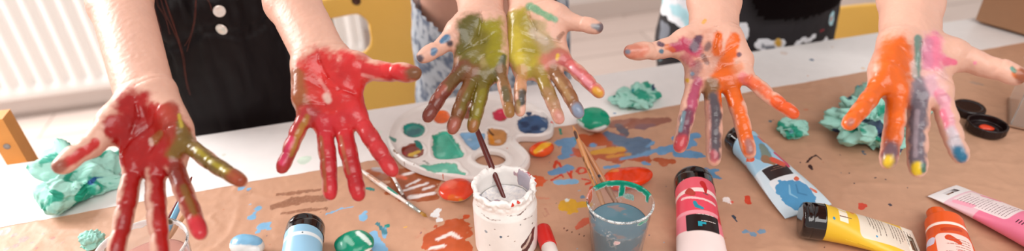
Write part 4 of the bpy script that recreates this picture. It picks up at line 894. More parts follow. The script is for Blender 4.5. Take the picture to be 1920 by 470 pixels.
mb = MB(); mb.box(BP(BL / 2, BD / 2, 0.003), (BL - .01, BD - .01, 0.004), RB); mb.obj('bottom_panel', M_card, bx)
mb = MB(); mb.box(BP(BL / 2, -0.045, BH + 0.03), (BL, 0.12, 0.004), RB @ np.array([[1, 0, 0], [0, .84, -.54], [0, .54, .84]]).T); mb.obj('flap', M_card, bx)

# ------------------------------------------------------------------ glasses, cups and jars
def cupprof(rb_, rt, h, t=0.0011, lip=0.0016):
    out = [(0.0003, 0), (rb_ - 0.002, 0), (rb_, 0.002)]
    for i in range(1, 13): f = i / 12; out.append((rb_ + (rt - rb_) * f, 0.002 + (h - 0.004) * f))
    out += [(rt + lip, h - 0.002), (rt + lip, h), (rt, h + 0.0006), (rt - t, h - 0.001)]
    for i in range(12, 0, -1): f = i / 12; out.append((rb_ - t + (rt - rb_) * f, 0.002 + (h - 0.004) * f))
    out += [(rb_ - t - 0.001, 0.0025), (0.0003, 0.0022)]
    return out
def lathe_np(c, prof, n=160, sub=4):
    pr = []
    for (r0, z0_), (r1, z1_) in zip(prof[:-1], prof[1:]):
        k = max(1, int(math.hypot(r1 - r0, z1_ - z0_) / 0.0014)) if sub else 1
        for i in range(k): f = i / k; pr.append((r0 + (r1 - r0) * f, z0_ + (z1_ - z0_) * f))
    pr.append(prof[-1]); pr = np.array(pr); a = np.arange(n) * 2 * np.pi / n
    V = np.stack([np.outer(pr[:, 0], np.cos(a)), np.outer(pr[:, 0], np.sin(a)), np.repeat(pr[:, 1][:, None], n, 1)], 2).reshape(-1, 3)
    i, k = np.meshgrid(np.arange(len(pr) - 1), np.arange(n), indexing='ij'); i = i.ravel(); k = k.ravel(); k2 = (k + 1) % n
    return V + c, np.stack([i * n + k, i * n + k2, (i + 1) * n + k2, (i + 1) * n + k], 1), V
M_clear = paintmat('clear_plastic', (244, 246, 248), 0.12, 0.4, trans=0.96, bump=0.05, nscale=300, edge=0.1, ior=1.12, basevar=0.0)

def plastic_cup(c, rb_, rt, h, lvl, liqcol, lbl, smears, haze=0.0, liqrough=0.12):
    r = thing('plastic_cup', lbl, 'cup', c, None)
    V, Q, L = lathe_np(c, cupprof(rb_, rt, h)); o = obj('cup_wall', V, Q, M_clear, r)
    ang = np.arctan2(L[:, 1], L[:, 0]); rad_ = np.hypot(L[:, 0], L[:, 1]); z = L[:, 2]
    rgb = np.ones((len(V), 3)) * lin((225, 232, 230)); amt = haze * (0.5 + 0.9 * (fbm(V, 60, 3) - 0.3)) * (z > 0.004)
    n = fbm(V, 130, 14, 3)
    for col, a0, a1, z0_, z1_, s_ in smears:
        da = np.abs((ang - (a0 + a1) / 2 + np.pi) % (2 * np.pi) - np.pi) / ((a1 - a0) / 2); zz = np.maximum((z0_ - z) / 0.003, (z - z1_) / 0.003)
        m_ = s_ * (1 - sstep(0.8, 1.15, da + (n - .5) * .9)) * (1 - sstep(-0.4, 1.0, zz + (n - .5) * 2.5)); rgb = rgb * (1 - m_[:, None]) + lin(col) * m_[:, None]; amt = np.maximum(amt, m_)
    attr(o, 'Paint', rgb); attr(o, 'Amt', amt)
    rl = rb_ + (rt - rb_) * (lvl / h) - 0.0016
    V, Q, L = lathe_np(c, [(0.0003, 0.0032), (rb_ - 0.0035, 0.0032), (rl - 0.0004, lvl - 0.001), (rl, lvl), (rl - 0.0015, lvl - 0.0006), (0.0003, lvl - 0.0006)])
    lq = obj('liquid', V, Q, liqcol, r); return r
M_water = paintmat('murky_water', (98, 130, 144), 0.08, 0.15, bump=0.02, nscale=40, edge=0.25, basevar=0.05)
M_pink = paintmat('pink_water', (206, 150, 136), 0.08, 0.2, bump=0.0, nscale=60, edge=0.25, basevar=0.04)
ccz = PZ; cc = P(1163, 376, PZ + 0.083); cc[2] = PZ
rt_ = 0.5 * 122 * depth(P(1163, 376, PZ + 0.083)) / F
TEAL = (24, 140, 112)
plastic_cup(cc, rt_ * 0.80, rt_, 0.083, 0.052, M_water, 'clear plastic cup of murky blue water with teal paint around the rim', [
    (TEAL, 0.2, 2.4, 0.0775, 0.084, 1.0), (TEAL, 1.25, 1.42, 0.062, 0.084, 1.0), (TEAL, 0.25, 0.4, 0.070, 0.084, 1), ((200, 90, 50), 2.5, 3.1, 0.070, 0.083, 0.95), ((60, 90, 110), 3.3, 3.7, 0.072, 0.080, 0.95), ((238, 240, 240), 3.1, 6.2, 0.080, 0.084, 0.5), (TEAL, 0.9, 1.3, 0.060, 0.066, .6),
    ((230, 238, 238), 3.2, 6.1, 0.050, 0.056, 0.38), ((228, 160, 160), 4.4, 4.6, 0.044, 0.050, .6), (TEAL, 4.9, 5.6, 0.0745, 0.0765, .9)], haze=0.42)
for o in bpy.data.objects:
    if o.name.startswith('liquid'):
        Vq = np.array([v.co[:] for v in o.data.vertices]); n_ = fbm(Vq * [1, 1.6, 1], 55, 5, 3); attr(o, 'Paint', np.ones((len(Vq), 3)) * lin((150, 130, 128))); attr(o, 'Amt', sstep(0.60, 0.72, n_) * 0.8)
c2_ = P(264, 462, PZ + 0.10); r2_ = 0.5 * 160 * depth(c2_) / F; c2_[2] = PZ
plastic_cup(c2_, r2_ * 0.82, r2_, 0.10, 0.072, M_pink, 'cloudy plastic cup of pink water holding brushes, lower left', [((238, 226, 222), 0.0, 6.28, 0.094, 0.101, 0.8), ((110, 90, 70), 1.2, 1.4, 0.094, 0.101, 1), (TEAL, 2.6, 2.9, 0.07, 0.085, .8), ((226, 160, 70), 3.3, 3.6, 0.06, 0.075, .8), ((190, 90, 70), 2.4, 2.7, .095, .101, .9)], haze=0.28)
for o in bpy.data.objects:
    if o.name.startswith('liquid') and 'Amt' not in o.data.attributes:
        k = len(o.data.vertices); attr(o, 'Paint', np.ones((k, 3)) * lin((160, 110, 90))); attr(o, 'Amt', np.zeros(k))

# white paint jar
JH = 0.098; jc = P(945, 343, PZ + JH); jr = 0.5 * 112 * depth(jc) / F; jc[2] = PZ
M_jar = paintmat('paint_caked_jar', (240, 236, 232), 0.32, 0.35, bump=0.25, bscale=120, nscale=280, edge=0.10, basevar=0.03, pvar=0.06)
jar = thing('paint_jar', 'jar of white paint with dried paint caked around its open rim', 'jar', jc)
R0 = jr * 1.10
prof = [(0.0003, 0), (R0 - 0.004, 0), (R0, 0.004), (R0, JH - 0.030), (R0 - 0.0015, JH - 0.024), (jr + 0.0005, JH - 0.018), (jr, JH - 0.010), (jr + 0.0012, JH - 0.006), (jr + 0.0012, JH - 0.002), (jr - 0.0005, JH), (jr - 0.003, JH - 0.001), (jr - 0.0045, JH - 0.006), (jr - 0.0045, JH - 0.022), (R0 - 0.006, JH - 0.034), (R0 - 0.006, 0.006), (0.0003, 0.005)]
V, Q, L = lathe_np(jc, prof, 220); z = L[:, 2]; rd = np.hypot(L[:, 0], L[:, 1]); dirr = L * [1, 1, 0] / np.maximum(rd, 1e-6)[:, None]
cr = sstep(JH - 0.022, JH - 0.008, z); n = fbm(V, 160, 8, 3) - 0.5; n2 = np.abs(fbm(V * [1, 1, 2.2], 90, 18, 3) - .5)
outer = rd > jr - 0.002
V = V + dirr * ((n * 0.0085 * cr + 0.0014 * cr) * outer)[:, None] + dirr * (0.0012 * (n2 - .1) * sstep(JH - .045, JH - .02, z) * outer)[:, None]; V[:, 2] += (fbm(V, 170, 28, 3) - 0.5) * 0.0085 * sstep(JH - 0.008, JH, z)
jw = obj('jar_wall', V, Q, M_jar, jar)
ja = np.arctan2(L[:, 1], L[:, 0])
def jst(col, a, zz, r, s=0.9): return (col, s, [(a * R0, zz, r)])
JS = [((120, 90, 84), 0.55, [(a * R0, zz, r) for a, zz, r in q]) for q in ([(-2.4, JH - .024, .0012), (-2.0, JH - .027, .0012), (-1.7, JH - .025, .0008)], [(-1.5, JH - .020, .001), (-1.1, JH - .022, .0014), (-.8, JH - .018, .001)], [(-1.0, JH - .030, .001), (-.6, JH - .034, .0012)], [(-2.8, JH - .021, .001), (-2.5, JH - .018, .001)])]
JS += [jst((90, 110, 130), -1.72, 0.047, 0.0020, .9), jst((150, 160, 170), -2.2, 0.050, 0.0028, .6), jst((120, 100, 90), -1.5, .048, .001), jst((170, 150, 140), -1.3, 0.038, .0012), jst((110, 90, 90), -2.1, .030, .001), jst((140, 90, 80), -.75, .03, .0015), jst((120, 90, 90), -.6, .052, .0012), jst((130, 110, 100), -1.9, .058, .001), jst((160, 160, 160), -1.1, .062, .0015)]
for q in ([(-1.12, .010, .004), (-.95, .018, .006), (-.72, .028, .007), (-.6, .034, .004)], [(-1.0, .026, .004), (-.70, .034, .005), (-.55, .040, .004)]): JS.append(((92, 58, 56), 1, [(a * R0, zz, r) for a, zz, r in q]))
for q in ([(-1.02, .022, .002), (-.85, .026, .0026), (-.7, .036, .002)],): JS.append(((214, 190, 176), 0.9, [(a * R0, zz, r) for a, zz, r in q]))
JS += [((206, 58, 40), 1, [(a * R0, zz, .0024)]) for a, zz in ((-1.32, JH - .0035), (-1.13, JH - .002), (.55, JH - .001), (.4, JH - .002), (.2, JH - .0035))]
rgb, amt = strokes(ja * R0, z, V, JS, 0.25, 0.5, 260, 6); amt = amt * outer
bl = (~outer) * (z > JH - .024) * sstep(0.50, 0.62, fbm(V * [1, 1, .4], 90, 33, 2)) * 0.8; rgb = rgb * (1 - bl[:, None]) + lin((160, 176, 190)) * bl[:, None]; amt = np.maximum(amt, bl)
attr(jw, 'Paint', rgb); attr(jw, 'Amt', amt)
lv = JH - 0.030
def surf(u, v):
    a = u * 2 * np.pi; r = v * (jr - 0.0045); V = np.stack([jc[0] + r * np.cos(a), jc[1] + r * np.sin(a), np.full(len(u), jc[2] + lv)], 1)
    V[:, 2] += 0.003 * np.exp(-((v - 1) / .15) ** 2) + 0.004 * (fbm(V * [1.8, 1, 1], 55, 7, 3) - .5); return V
V, Q, _, _ = grid(120, 40, surf); ps = obj('paint', V, Q, M_jar, jar); k = len(V); attr(ps, 'Paint', np.ones((k, 3)) * lin((206, 206, 212))); attr(ps, 'Amt', 0.45 + 0.25 * (fbm(V, 60, 11) - .5))

# ------------------------------------------------------------------ paint tubes
M_tube = paintmat('paint_tube_plastic', (240, 236, 234), 0.3, 0.3, bump=0.08, bscale=150, nscale=320, edge=0.06, basevar=0.01, pvar=0.05, use_base_attr=True)
M_cap = mat('glossy_black_cap', (22, 12, 13), 0.08, coat=0.6)
def paint_tube(lbl, joint, tail, r, Wt, caplen, base, st_, labels=(), prints=(), cap='flip', slot=False, nu=170, nvv=220, neck=None):
    """tube lying on the paper. joint: centre where the cap meets the body, tail: crimped end (points on the paper)"""
    joint = np.array([joint[0], joint[1], PZ]); tail = np.array([tail[0], tail[1], PZ]); ax = unit(tail - joint); sd = np.cross(ax, Z); Lb = np.linalg.norm(tail - joint)
    root = thing('paint_tube', lbl, 'paint tube', joint, 'squeezable paint tubes on the brown paper')
    def sec(v):
        f = v; hw = r + (Wt / 2 - r) * sstep(0.0, 0.95, f); hh = r * (1 - f) ** 0.85 * 0.98 + 0.0011
        if neck is not None:
            g = sstep(0.0, neck[1], v); hw = hw * g + neck[0] * (1 - g); hh = hh * g + min(neck[0], r) * (1 - g)
        return hw, hh
    def pt(u, v, off=0.0):        # u in -1..1 across the upper face, v along
        hw, hh = sec(v); a = np.pi / 2 * (1 - u); e = 1.0
        n_ = np.stack([np.cos(a) / np.maximum(hw, 1e-6), np.sin(a) / np.maximum(hh, 1e-6)], -1); n_ /= np.linalg.norm(n_, axis=-1)[..., None]
        return joint + np.multiply.outer(v * Lb, ax) + np.multiply.outer(np.cos(a) * hw, sd) + np.multiply.outer(np.sin(a) * hh + hh, Z) + off * (n_[..., 0:1] * sd + n_[..., 1:2] * Z) + Z * 0.0006 * 0
    V = []; uu = np.linspace(-1, 3, 2 * nu, endpoint=False); vv = np.linspace(0, 1, nvv)
    u, v = np.meshgrid(uu, vv, indexing='ij'); u = u.ravel(); v = v.ravel(); V = pt(u, v)
    dent = (fbm(V, 28, 15, 2) - .5) * 0.0028 * np.sin(np.pi * v); V = V + Z * (dent * (np.abs(u) < 1))[:, None]
    i, j = np.meshgrid(np.arange(2 * nu), np.arange(nvv - 1), indexing='ij'); i = i.ravel(); j = j.ravel(); i2 = (i + 1) % (2 * nu)
    Q = np.stack([i * nvv + j, i * nvv + j + 1, i2 * nvv + j + 1, i2 * nvv + j], 1)
    if slot:
        su, sv = u[Q].mean(1), v[Q].mean(1); hw_ = sec(sv)[0]; Q = Q[~((np.abs(sv - slot[0]) * Lb < slot[1]) & (np.abs(np.where(su > 1, 2 - su, su)) * hw_ * 1.25 < slot[2]))]
    b = obj('tube_body', V, Q, M_tube, root)
    U2 = np.where(u > 1, 2 - u, u); hw = sec(v)[0]; hx, vx = np.sin(U2 * np.pi / 2) * hw, v * Lb
    bc = np.ones((len(V), 3)) * lin(base[0])
    for col, v0, v1 in base[1:]: m_ = sstep(v0 - .003, v0 + .003, v) * (1 - sstep(v1 - .003, v1 + .003, v)); bc = bc * (1 - m_[:, None]) + lin(col) * m_[:, None]
    for col, v0, v1, u0, u1, rc in labels:       # rounded label panels printed on the tube
        cx, cv, wx, wv = (u0 + u1) / 2, (v0 + v1) / 2 * Lb, (u1 - u0) / 2, (v1 - v0) / 2 * Lb
        d_ = np.hypot(np.maximum(np.abs(hx - cx) - (wx - rc), 0), np.maximum(np.abs(vx - cv) - (wv - rc), 0)) - rc; m_ = (1 - sstep(-.0003, .0003, d_)) * (u <= 1); bc = bc * (1 - m_[:, None]) + lin(col) * m_[:, None]
    a = b.data.attributes.new('Base', 'FLOAT_COLOR', 'POINT'); cc_ = np.ones((len(V), 4), np.float32); cc_[:, :3] = bc; a.data.foreach_set('color', cc_.ravel())
    rgb, amt = strokes(hx, vx, V, st_ or [((255, 255, 255), 0, [(9, 9, .001)])], 0.2, 0.22, 160, 4); attr(b, 'Paint', rgb); attr(b, 'Amt', amt)
    # printed text rows: small raised strokes of ink
    for name, col, rows in prints:
        mb = MB()
        for x0_, x1_, y0_, y1_ in rows:
            n_ = max(1, int(max(abs(x1_ - x0_), abs(y1_ - y0_)) / 0.003)); 
            for kx in range(n_):
                if abs(y1_ - y0_) > abs(x1_ - x0_): q = [(x0_, y0_ + (y1_ - y0_) * kx / n_), (x1_, y0_ + (y1_ - y0_) * kx / n_), (x1_, y0_ + (y1_ - y0_) * (kx + 1) / n_), (x0_, y0_ + (y1_ - y0_) * (kx + 1) / n_)]
                else: q = [(x0_ + (x1_ - x0_) * kx / n_, y0_), (x0_ + (x1_ - x0_) * (kx + 1) / n_, y0_), (x0_ + (x1_ - x0_) * (kx + 1) / n_, y1_), (x0_ + (x1_ - x0_) * kx / n_, y1_)]
                vs = []
                for x_, y_ in q:
                    v_ = y_ / Lb; u_ = math.asin(max(-.999, min(.999, x_ / float(sec(np.array(v_))[0])))) / (math.pi / 2); p_ = pt(np.array([u_]), np.array([v_]), 0.0003)[0]
                    p_ = p_ + Z * float(((fbm(pt(np.array([u_]), np.array([v_])), 28, 15, 2) - .5) * 0.0028 * np.sin(np.pi * v_))[0]); vs.append(p_)
                mb.add(vs, [(0, 1, 2, 3)])
        if mb.v: mb.obj(name, mat('ink_' + name + '_%d_%d_%d' % col, col, 0.5), b)
    # cap
    Rc = np.stack([sd, Z, -ax], 1); cj = joint + Z * r      # local z runs away from the body
    if cap == 'flip':
        R_ = r * 1.03; pr = [(R_ * 0.9, -0.001), (R_, 0.0), (R_, caplen * 0.55), (R_ * 0.985, caplen * 0.565), (R_ * 0.985, caplen * 0.58), (R_ * .995, caplen * 0.60), (R_ * 0.985, caplen * 0.80), (R_ * 0.93, caplen * 0.93), (R_ * 0.80, caplen * 0.99), (R_ * 0.5, caplen), (0.0003, caplen)]
        V, Q, L = lathe_np(np.zeros(3), pr, 96); 
        ph = np.arctan2(V[:, 1], V[:, 0]); th_ = np.exp(-(((ph - np.pi / 2)) / 0.42) ** 2) * np.exp(-((V[:, 2] - caplen * .62) / (caplen * .12)) ** 2)   # thumb notch
        V[:, :2] *= (1 - 0.10 * th_)[:, None]
        obj('flip_cap', V @ Rc.T + cj, Q, M_cap, root)
    elif cap == 'open':
        pr = [(neck[0] * 0.98, -0.002), (neck[0], 0.0), (neck[0], caplen), (neck[0] * 0.85, caplen + .001), (neck[0] * 0.6, caplen + .001), (neck[0] * 0.55, caplen - .004), (0.0003, caplen - .004)]
        V, Q, L = lathe_np(np.zeros(3), pr, 64); obj('nozzle', V @ Rc.T + joint + Z * min(neck[0], r), Q, mat('orange_plastic', (226, 92, 30), 0.3), root)
    return root
rt2 = random.Random(11)
def rows(x0_, x1_, y0_, y1_, n, th=0.0008, along='x', fill=0.9):
    """lines of small print inside a rectangle"""
    out = []
    for k in range(n):
        f = (k + .5) / n
        a0, a1 = (x0_, x1_) if along == 'x' else (y0_, y1_); p = a0; e = a0 + (a1 - a0) * rt2.uniform(.6, 1) * fill
        while p < e:
            w__ = rt2.uniform(0.0015, 0.006); q = min(p + w__, e)
            if along == 'x': y_ = y0_ + (y1_ - y0_) * f; out.append((p, q, y_ - th / 2, y_ + th / 2))
            else: x_ = x0_ + (x1_ - x0_) * f; out.append((x_ - th / 2, x_ + th / 2, p, q))
            p = q + 0.0009
    return out
def PP(x, y): return P(x, y, PZ + 0.012)
# sd = ax x Z: for a tube whose tail points at the camera, +x is the left side of the picture
red_b = [(214, 84, 100), (238, 206, 206)]
JR = (212, 74, 92)
paint_tube('red paint tube with black flip cap and pale lower half, cap pointing away', P(1302, 368, PZ + .02), P(1325, 570, PZ), 0.0262, 0.066, 0.030,
    [(226, 92, 108), ((240, 214, 210), .10, .135), ((222, 70, 90), .135, .30), ((232, 150, 160), .30, .33), ((230, 120, 134), .33, .47), ((240, 216, 212), .47, 1.0)],
    [((190, 26, 30), 1, [(-.006, .010, .004), (-.009, .016, .003), (-.009, .024, .0012)]), ((176, 60, 50), .7, [(.012, .022, .005), (.008, .026, .004)]), ((200, 36, 48), .9, [(-.026, .040, .002), (-.025, .060, .003)]), ((40, 140, 160), .95, [(.006, .040, .0022), (.004, .046, .003), (-.003, .049, .002)]), ((50, 90, 90), .95, [(-.006, .025, .0007), (-.012, .026, .0007)]), ((236, 190, 190), .8, [(.02, .03, .002), (.0, .034, .0015), (-.02, .036, .002)])],
    labels=[((34, 18, 18), .335, .475, -.022, .018, .0015)],
    prints=[('printed_text', (226, 214, 208), rows(-.016, .014, .0545, .062, 1, .0009) + rows(-.018, .012, .066, .070, 1, .0009)), ('paint_smear', (26, 150, 170), [(-.001, .004, .069, .076), (-.006, .001, .070, .073)])])
BLb = (150, 196, 224)
paint_tube('light blue paint tube with black flip cap and white band, beside the pale blue stone', P(571, 452, PZ + .02), P(548, 640, PZ), 0.0240, 0.060, 0.026,
    [BLb, ((232, 240, 244), .07, .105)], [((90, 110, 120), .9, [(-.004, .012, .001)])])
CY = (150, 194, 220)
paint_tube('long pale blue paint tube smeared with red and orange, blue swirl on its label', P(1396, 278, PZ + .015), P(1516, 397, PZ), 0.0225, 0.078, 0.024,
    [(206, 222, 232), ((160, 200, 224), .0, .45)],
    [((110, 168, 206), 1, [(.0, .02, .012), (.004, .04, .013)]), ((120, 130, 110), .9, [(-.004, .03, .005), (.002, .05, .008)]), ((218, 96, 60), .95, [(-.012, .012, .003), (-.014, .02, .004)]), ((150, 110, 80), .95, [(.006, .052, .007), (.0, .060, .005)]), ((214, 84, 60), 1, [(-.004, .056, .005), (-.012, .064, .006)]), ((206, 56, 96), .95, [(-.018, .045, .004), (-.022, .06, .004), (-.02, .07, .003)]),
     ((224, 90, 50), 1, [(.022, .036, .003), (.021, .042, .003)]), ((224, 100, 60), 1, [(-.018, .092, .003), (-.014, .094, .003)]), ((224, 110, 70), .9, [(-.026, .112, .002), (-.029, .117, .003)]), ((80, 150, 196), 1, [(.008, .108, .018), (-.006, .112, .018), (-.004, .122, .018), (.006, .122, .018)]), ((150, 200, 226), .7, [(.002, .100, .001), (.010, .112, .0015), (.004, .12, .001)]), ((56, 120, 166), .8, [(-.008, .102, .001), (-.002, .114, .0012), (-.012, .120, .001)])],
    labels=[((44, 26, 26), .46, .60, -.018, .022, .001), ((228, 230, 234), .60, .76, -.024, .026, .006)], prints=[('printed_text', (150, 110, 96), rows(-.014, .016, .067, .073, 2, .0009))])
YL = (236, 190, 48)
paint_tube('yellow paint tube lying with its black cap to the left and printed label', P(1541, 419, PZ + .02), P(1722, 466, PZ), 0.0228, 0.066, 0.027,
    [YL, ((250, 244, 228), .86, 1.0)], [((60, 140, 180), .9, [(.012, .008, .0018)]), ((222, 120, 60), .9, [(-.012, .034, .003)]), ((70, 150, 196), .9, [(.016, .060, .0014)]), ((120, 80, 60), .8, [(.006, .016, .001), (.004, .03, .0006)])],
    labels=[((232, 218, 200), .34, .86, -.024, .022, .006), ((248, 236, 216), .13, .22, -.005, .0125, .0006), ((248, 236, 216), .13, .22, -.014, -.007, .0006)],
    prints=[('printed_text', (110, 92, 86), rows(-.020, .018, .052, .075, 6, .0007, 'x') + rows(-.020, .016, .080, .112, 8, .0007, 'x'))], slot=(.93, .004, .011))
OR = (226, 88, 28)
paint_tube('orange paint tube without cap, its neck pointing away and white label scuffed', P(1761, 420, PZ + .010), P(1818, 620, PZ), 0.0210, 0.076, 0.022,
    [OR, ((250, 226, 214), .165, .19), ((214, 80, 26), .19, .27)], [((214, 70, 20), .9, [(.006, .052, .004), (-.004, .058, .003)]), ((190, 60, 20), .6, [(-.008, .038, .003), (.01, .040, .003)]), ((220, 80, 40), .9, [(-.01, .07, .002), (-.002, .072, .002)]), ((210, 200, 220), .8, [(.022, .052, .003), (.024, .058, .003)])],
    labels=[((240, 206, 196), .27, .95, -.020, .019, .006)],
    prints=[('printed_text', (186, 110, 96), rows(-.016, .014, .052, .100, 13, .0008, 'x'))], cap='open', neck=(0.0110, 0.07))
PK = (240, 128, 160)
paint_tube('pink paint tube with white printed label, flat slotted end pointing up left', P(2010, 476, PZ + .02), P(1766, 358, PZ), 0.0245, 0.058, 0.026,
    [PK, ((238, 196, 206), .62, .86), ((244, 238, 238), .86, 1.0)], [((250, 170, 190), .7, [(-.018, .11, .004), (-.02, .13, .004)]), ((236, 110, 146), .8, [(.018, .1, .003), (.016, .12, .002)])],
    labels=[((244, 226, 226), .42, .84, -.020, .019, .005)],
    prints=[('printed_text', (140, 104, 110), rows(-.017, .016, .070, .132, 16, .0007, 'x')), ('dark_print', (70, 30, 40), rows(-.018, -.008, .050, .060, 3, .0012, 'x'))], slot=(.93, .004, .010))

# red stick with a white barrel
gs = thing('glue_stick', 'red-capped stick with a white barrel lying beside the white paint jar', 'glue stick', P(1028, 440, PZ))
a_, b_ = P(1017, 428, PZ + 0.011), P(1048, 520, PZ + 0.011); ax_ = unit(b_ - a_); Rg = rot_to(ax_)
mb = MB(); mb.lathe(a_, [(0.0003, -.001), (0.0085, -.001), (.0103, .0015), (.0108, .004), (.0108, .034), (.0104, .035), (.0003, .035)], 48, Rg); mb.obj('cap', mat('red_plastic', (206, 40, 34), 0.3), gs, True)
mb = MB(); mb.lathe(a_ + ax_ * .0355, [(0.0003, 0), (.0095, 0), (.0098, .0008), (.0098, .06), (.0003, .06)], 48, Rg); mb.obj('barrel', mat('white_plastic', (240, 226, 220), 0.35), gs, True)

# black screw lids
def lid(px, py, rpx, flip, lbl, tilt=None):
    c = P(px, py, PZ + 0.004); r = rpx * depth(c) / F; c[2] = PZ + 0.0005
    rt = thing('jar_lid', lbl, 'lid', c, 'black screw lids')
    h = 0.012; pr = [(0.0003, h), (r * .90, h), (r * .97, h - .0012), (r, h - .003), (r, 0.0), (r * .93, 0.0), (r * .93, h - .003), (0.0003, h - .003)]
    if not flip: pr = [(0.0003, h - .0012), (r * .72, h - .0012), (r * .80, h), (r * .92, h), (r * .98, h - .0014), (r, h - .003), (r, 0.0), (r * .93, 0.0), (r * .93, h - .003), (0.0003, h - .003)]
    if flip: pr = [(0.0003, 0.0), (r * .90, 0.0), (r * .97, .0012), (r, .003), (r, h + .002), (r * .95, h + .003), (r * .90, h + .002), (r * .89, .004), (r * .70, .0032), (r * .66, .0045), (r * .62, .0032), (0.0003, .0030)]
    V, Q, L = lathe_np(np.zeros(3), pr, 120); a = np.arctan2(V[:, 1], V[:, 0]); rr = np.hypot(V[:, 0], V[:, 1]); V[:, :2] *= (1 + 0.012 * np.sign(np.sin(a * 60)) * (rr > r * .985))[:, None]
    obj('lid_shell', V + c, Q, mat('black_plastic', (30, 16, 16), 0.25), rt)
    if flip:
        G = Field(c - [r, r, .001], c + [r, r, .015], 0.0012); G.ell(c + [r * .0, r * .12, .004], (U, W, Z), (r * .33, r * .24, .0035), .004); G.ell(c + [r * .25, -r * .05, .004], (U, W, Z), (r * .22, r * .16, .0025), .004)
        V, Q = G.mesh('m', 1); obj('wet_paint', V, Q, mat('red_orange_paint', (222, 66, 30), 0.2), rt)
lid(1815, 206, 27, False, 'black jar lid lying top up, behind the lid with red paint')
lid(1848, 241, 33, True, 'upturned black jar lid with a dab of red paint inside')

# clear plastic container at the right edge
cb = P(1893, 236, PZ); bu2 = unit((P(2010, 262, PZ) - cb) * [1, 1, 0]); bn2 = np.array([-bu2[1], bu2[0], 0]); Rb2 = np.stack([bu2, bn2, Z], 1)
ct = thing('plastic_container', 'clear plastic container at the right edge of the picture, beside the lids', 'container', cb)
M_pla = mat('clear_styrene', (252, 250, 248), 0.06, trans=0.9, ior=1.12)
CL, CD_, CH = 0.14, 0.10, 0.075
for a, b, sx, sy in ((CL / 2, .001, CL, .002), (CL / 2, CD_ - .001, CL, .002), (.001, CD_ / 2, .002, CD_ - .0042), (CL - .001, CD_ / 2, .002, CD_ - .0042)):
    mb = MB(); mb.box(cb + bu2 * a + bn2 * b + Z * (CH / 2 + .0025), (sx, sy, CH), Rb2, .0004); mb.obj('side_wall', M_pla, ct)
mb = MB(); mb.box(cb + bu2 * CL / 2 + bn2 * CD_ / 2 + Z * .001, (CL + .004, CD_ + .004, .002), Rb2, .0006); mb.obj('base_plate', mat('tinted_styrene', (150, 110, 84), .3), ct)
mb = MB()
for a, b, sx, sy in ((CL / 2, -.001, CL + .008, .004), (CL / 2, CD_ + .001, CL + .008, .004), (-.001, CD_ / 2, .004, CD_ + .008), (CL + .001, CD_ / 2, .004, CD_ + .008)): mb.box(cb + bu2 * a + bn2 * b + Z * (CH + .003), (sx, sy, .003), Rb2)
mb.obj('rim', mat('frosted_styrene', (236, 226, 218), .3), ct)

# ------------------------------------------------------------------ painter's palette
pc = P(880, 262, PZ); pal = thing('paint_palette', 'white kidney-shaped palette with wells of teal, blue and orange paint', 'palette', pc)
def zz(x, y): return (700 + x / 2.611, 170 + y / 2.611)
out = [(65, 225), (80, 180), (110, 138), (150, 106), (210, 78), (290, 56), (380, 38), (500, 22), (600, 18), (690, 32), (765, 58), (825, 88), (866, 124), (884, 160), (876, 195), (845, 212), (800, 220), (750, 219), (710, 222), (700, 238), (722, 262), (752, 290), (768, 322), (752, 362), (710, 392), (640, 412), (560, 424), (480, 428), (400, 420), (310, 402), (220, 376), (140, 338), (90, 285)]
oxy = np.array([P(*zz(*q), PZ + .012)[:2] for q in out])
def smooth_poly(p, k=6):
    n = len(p); r = []
    for i in range(n):
        p0, p1, p2, p3 = p[i - 1], p[i], p[(i + 1) % n], p[(i + 2) % n]
        for j in range(k): t = j / k; r.append(.5 * (2 * p1 + (p2 - p0) * t + (2 * p0 - 5 * p1 + 4 * p2 - p3) * t * t + (3 * p1 - p0 - 3 * p2 + p3) * t ** 3))
    return np.array(r)
def sdpoly(X, Y, p):
    d = np.full(X.shape, 9e9); s = np.zeros(X.shape, bool)
    for a, b in zip(p, np.roll(p, -1, 0)):
        e = b - a; wx, wy = X - a[0], Y - a[1]; t = np.clip((wx * e[0] + wy * e[1]) / (e @ e), 0, 1); d = np.minimum(d, (wx - e[0] * t) ** 2 + (wy - e[1] * t) ** 2)
        c = ((a[1] > Y) != (b[1] > Y)); s ^= c & (X < (b[0] - a[0]) * (Y - a[1]) / (b[1] - a[1] + 1e-15) + a[0])
    return np.where(s, -1, 1) * np.sqrt(d)
oxy = smooth_poly(oxy, 4); h = 0.0012
gx = np.arange(oxy[:, 0].min() - .006, oxy[:, 0].max() + .006, h); gy = np.arange(oxy[:, 1].min() - .006, oxy[:, 1].max() + .006, h); GX, GY = np.meshgrid(gx, gy, indexing='ij')
dO = sdpoly(GX, GY, oxy)
wells = [  # (kind, geometry in the zoomed frame, colour)
    ('e', (197, 176, 58, 40), (12, 134, 122)), ('e', (190, 278, 60, 40), (132, 48, 30)), ('e', (332, 112, 48, 36), (234, 106, 40)), ('e', (620, 102, 42, 36), (204, 52, 82)), ('e', (462, 92, 46, 34), (150, 90, 70)), ('e', (780, 150, 82, 52), (54, 92, 134)),
    ('p', [(300, 196), (350, 180), (385, 200), (440, 280), (432, 312), (330, 322), (288, 300), (286, 230)], (64, 178, 152)), ('p', [(418, 196), (480, 186), (545, 196), (548, 225), (505, 276), (465, 262)], (132, 182, 220)),
    ('p', [(560, 168), (640, 176), (662, 196), (640, 248), (580, 256), (556, 236)], (196, 140, 84)), ('p', [(212, 352), (300, 340), (400, 336), (424, 366), (456, 392), (420, 408), (320, 402), (240, 380)], (104, 192, 168))]
hole = (572, 318, 76, 36)
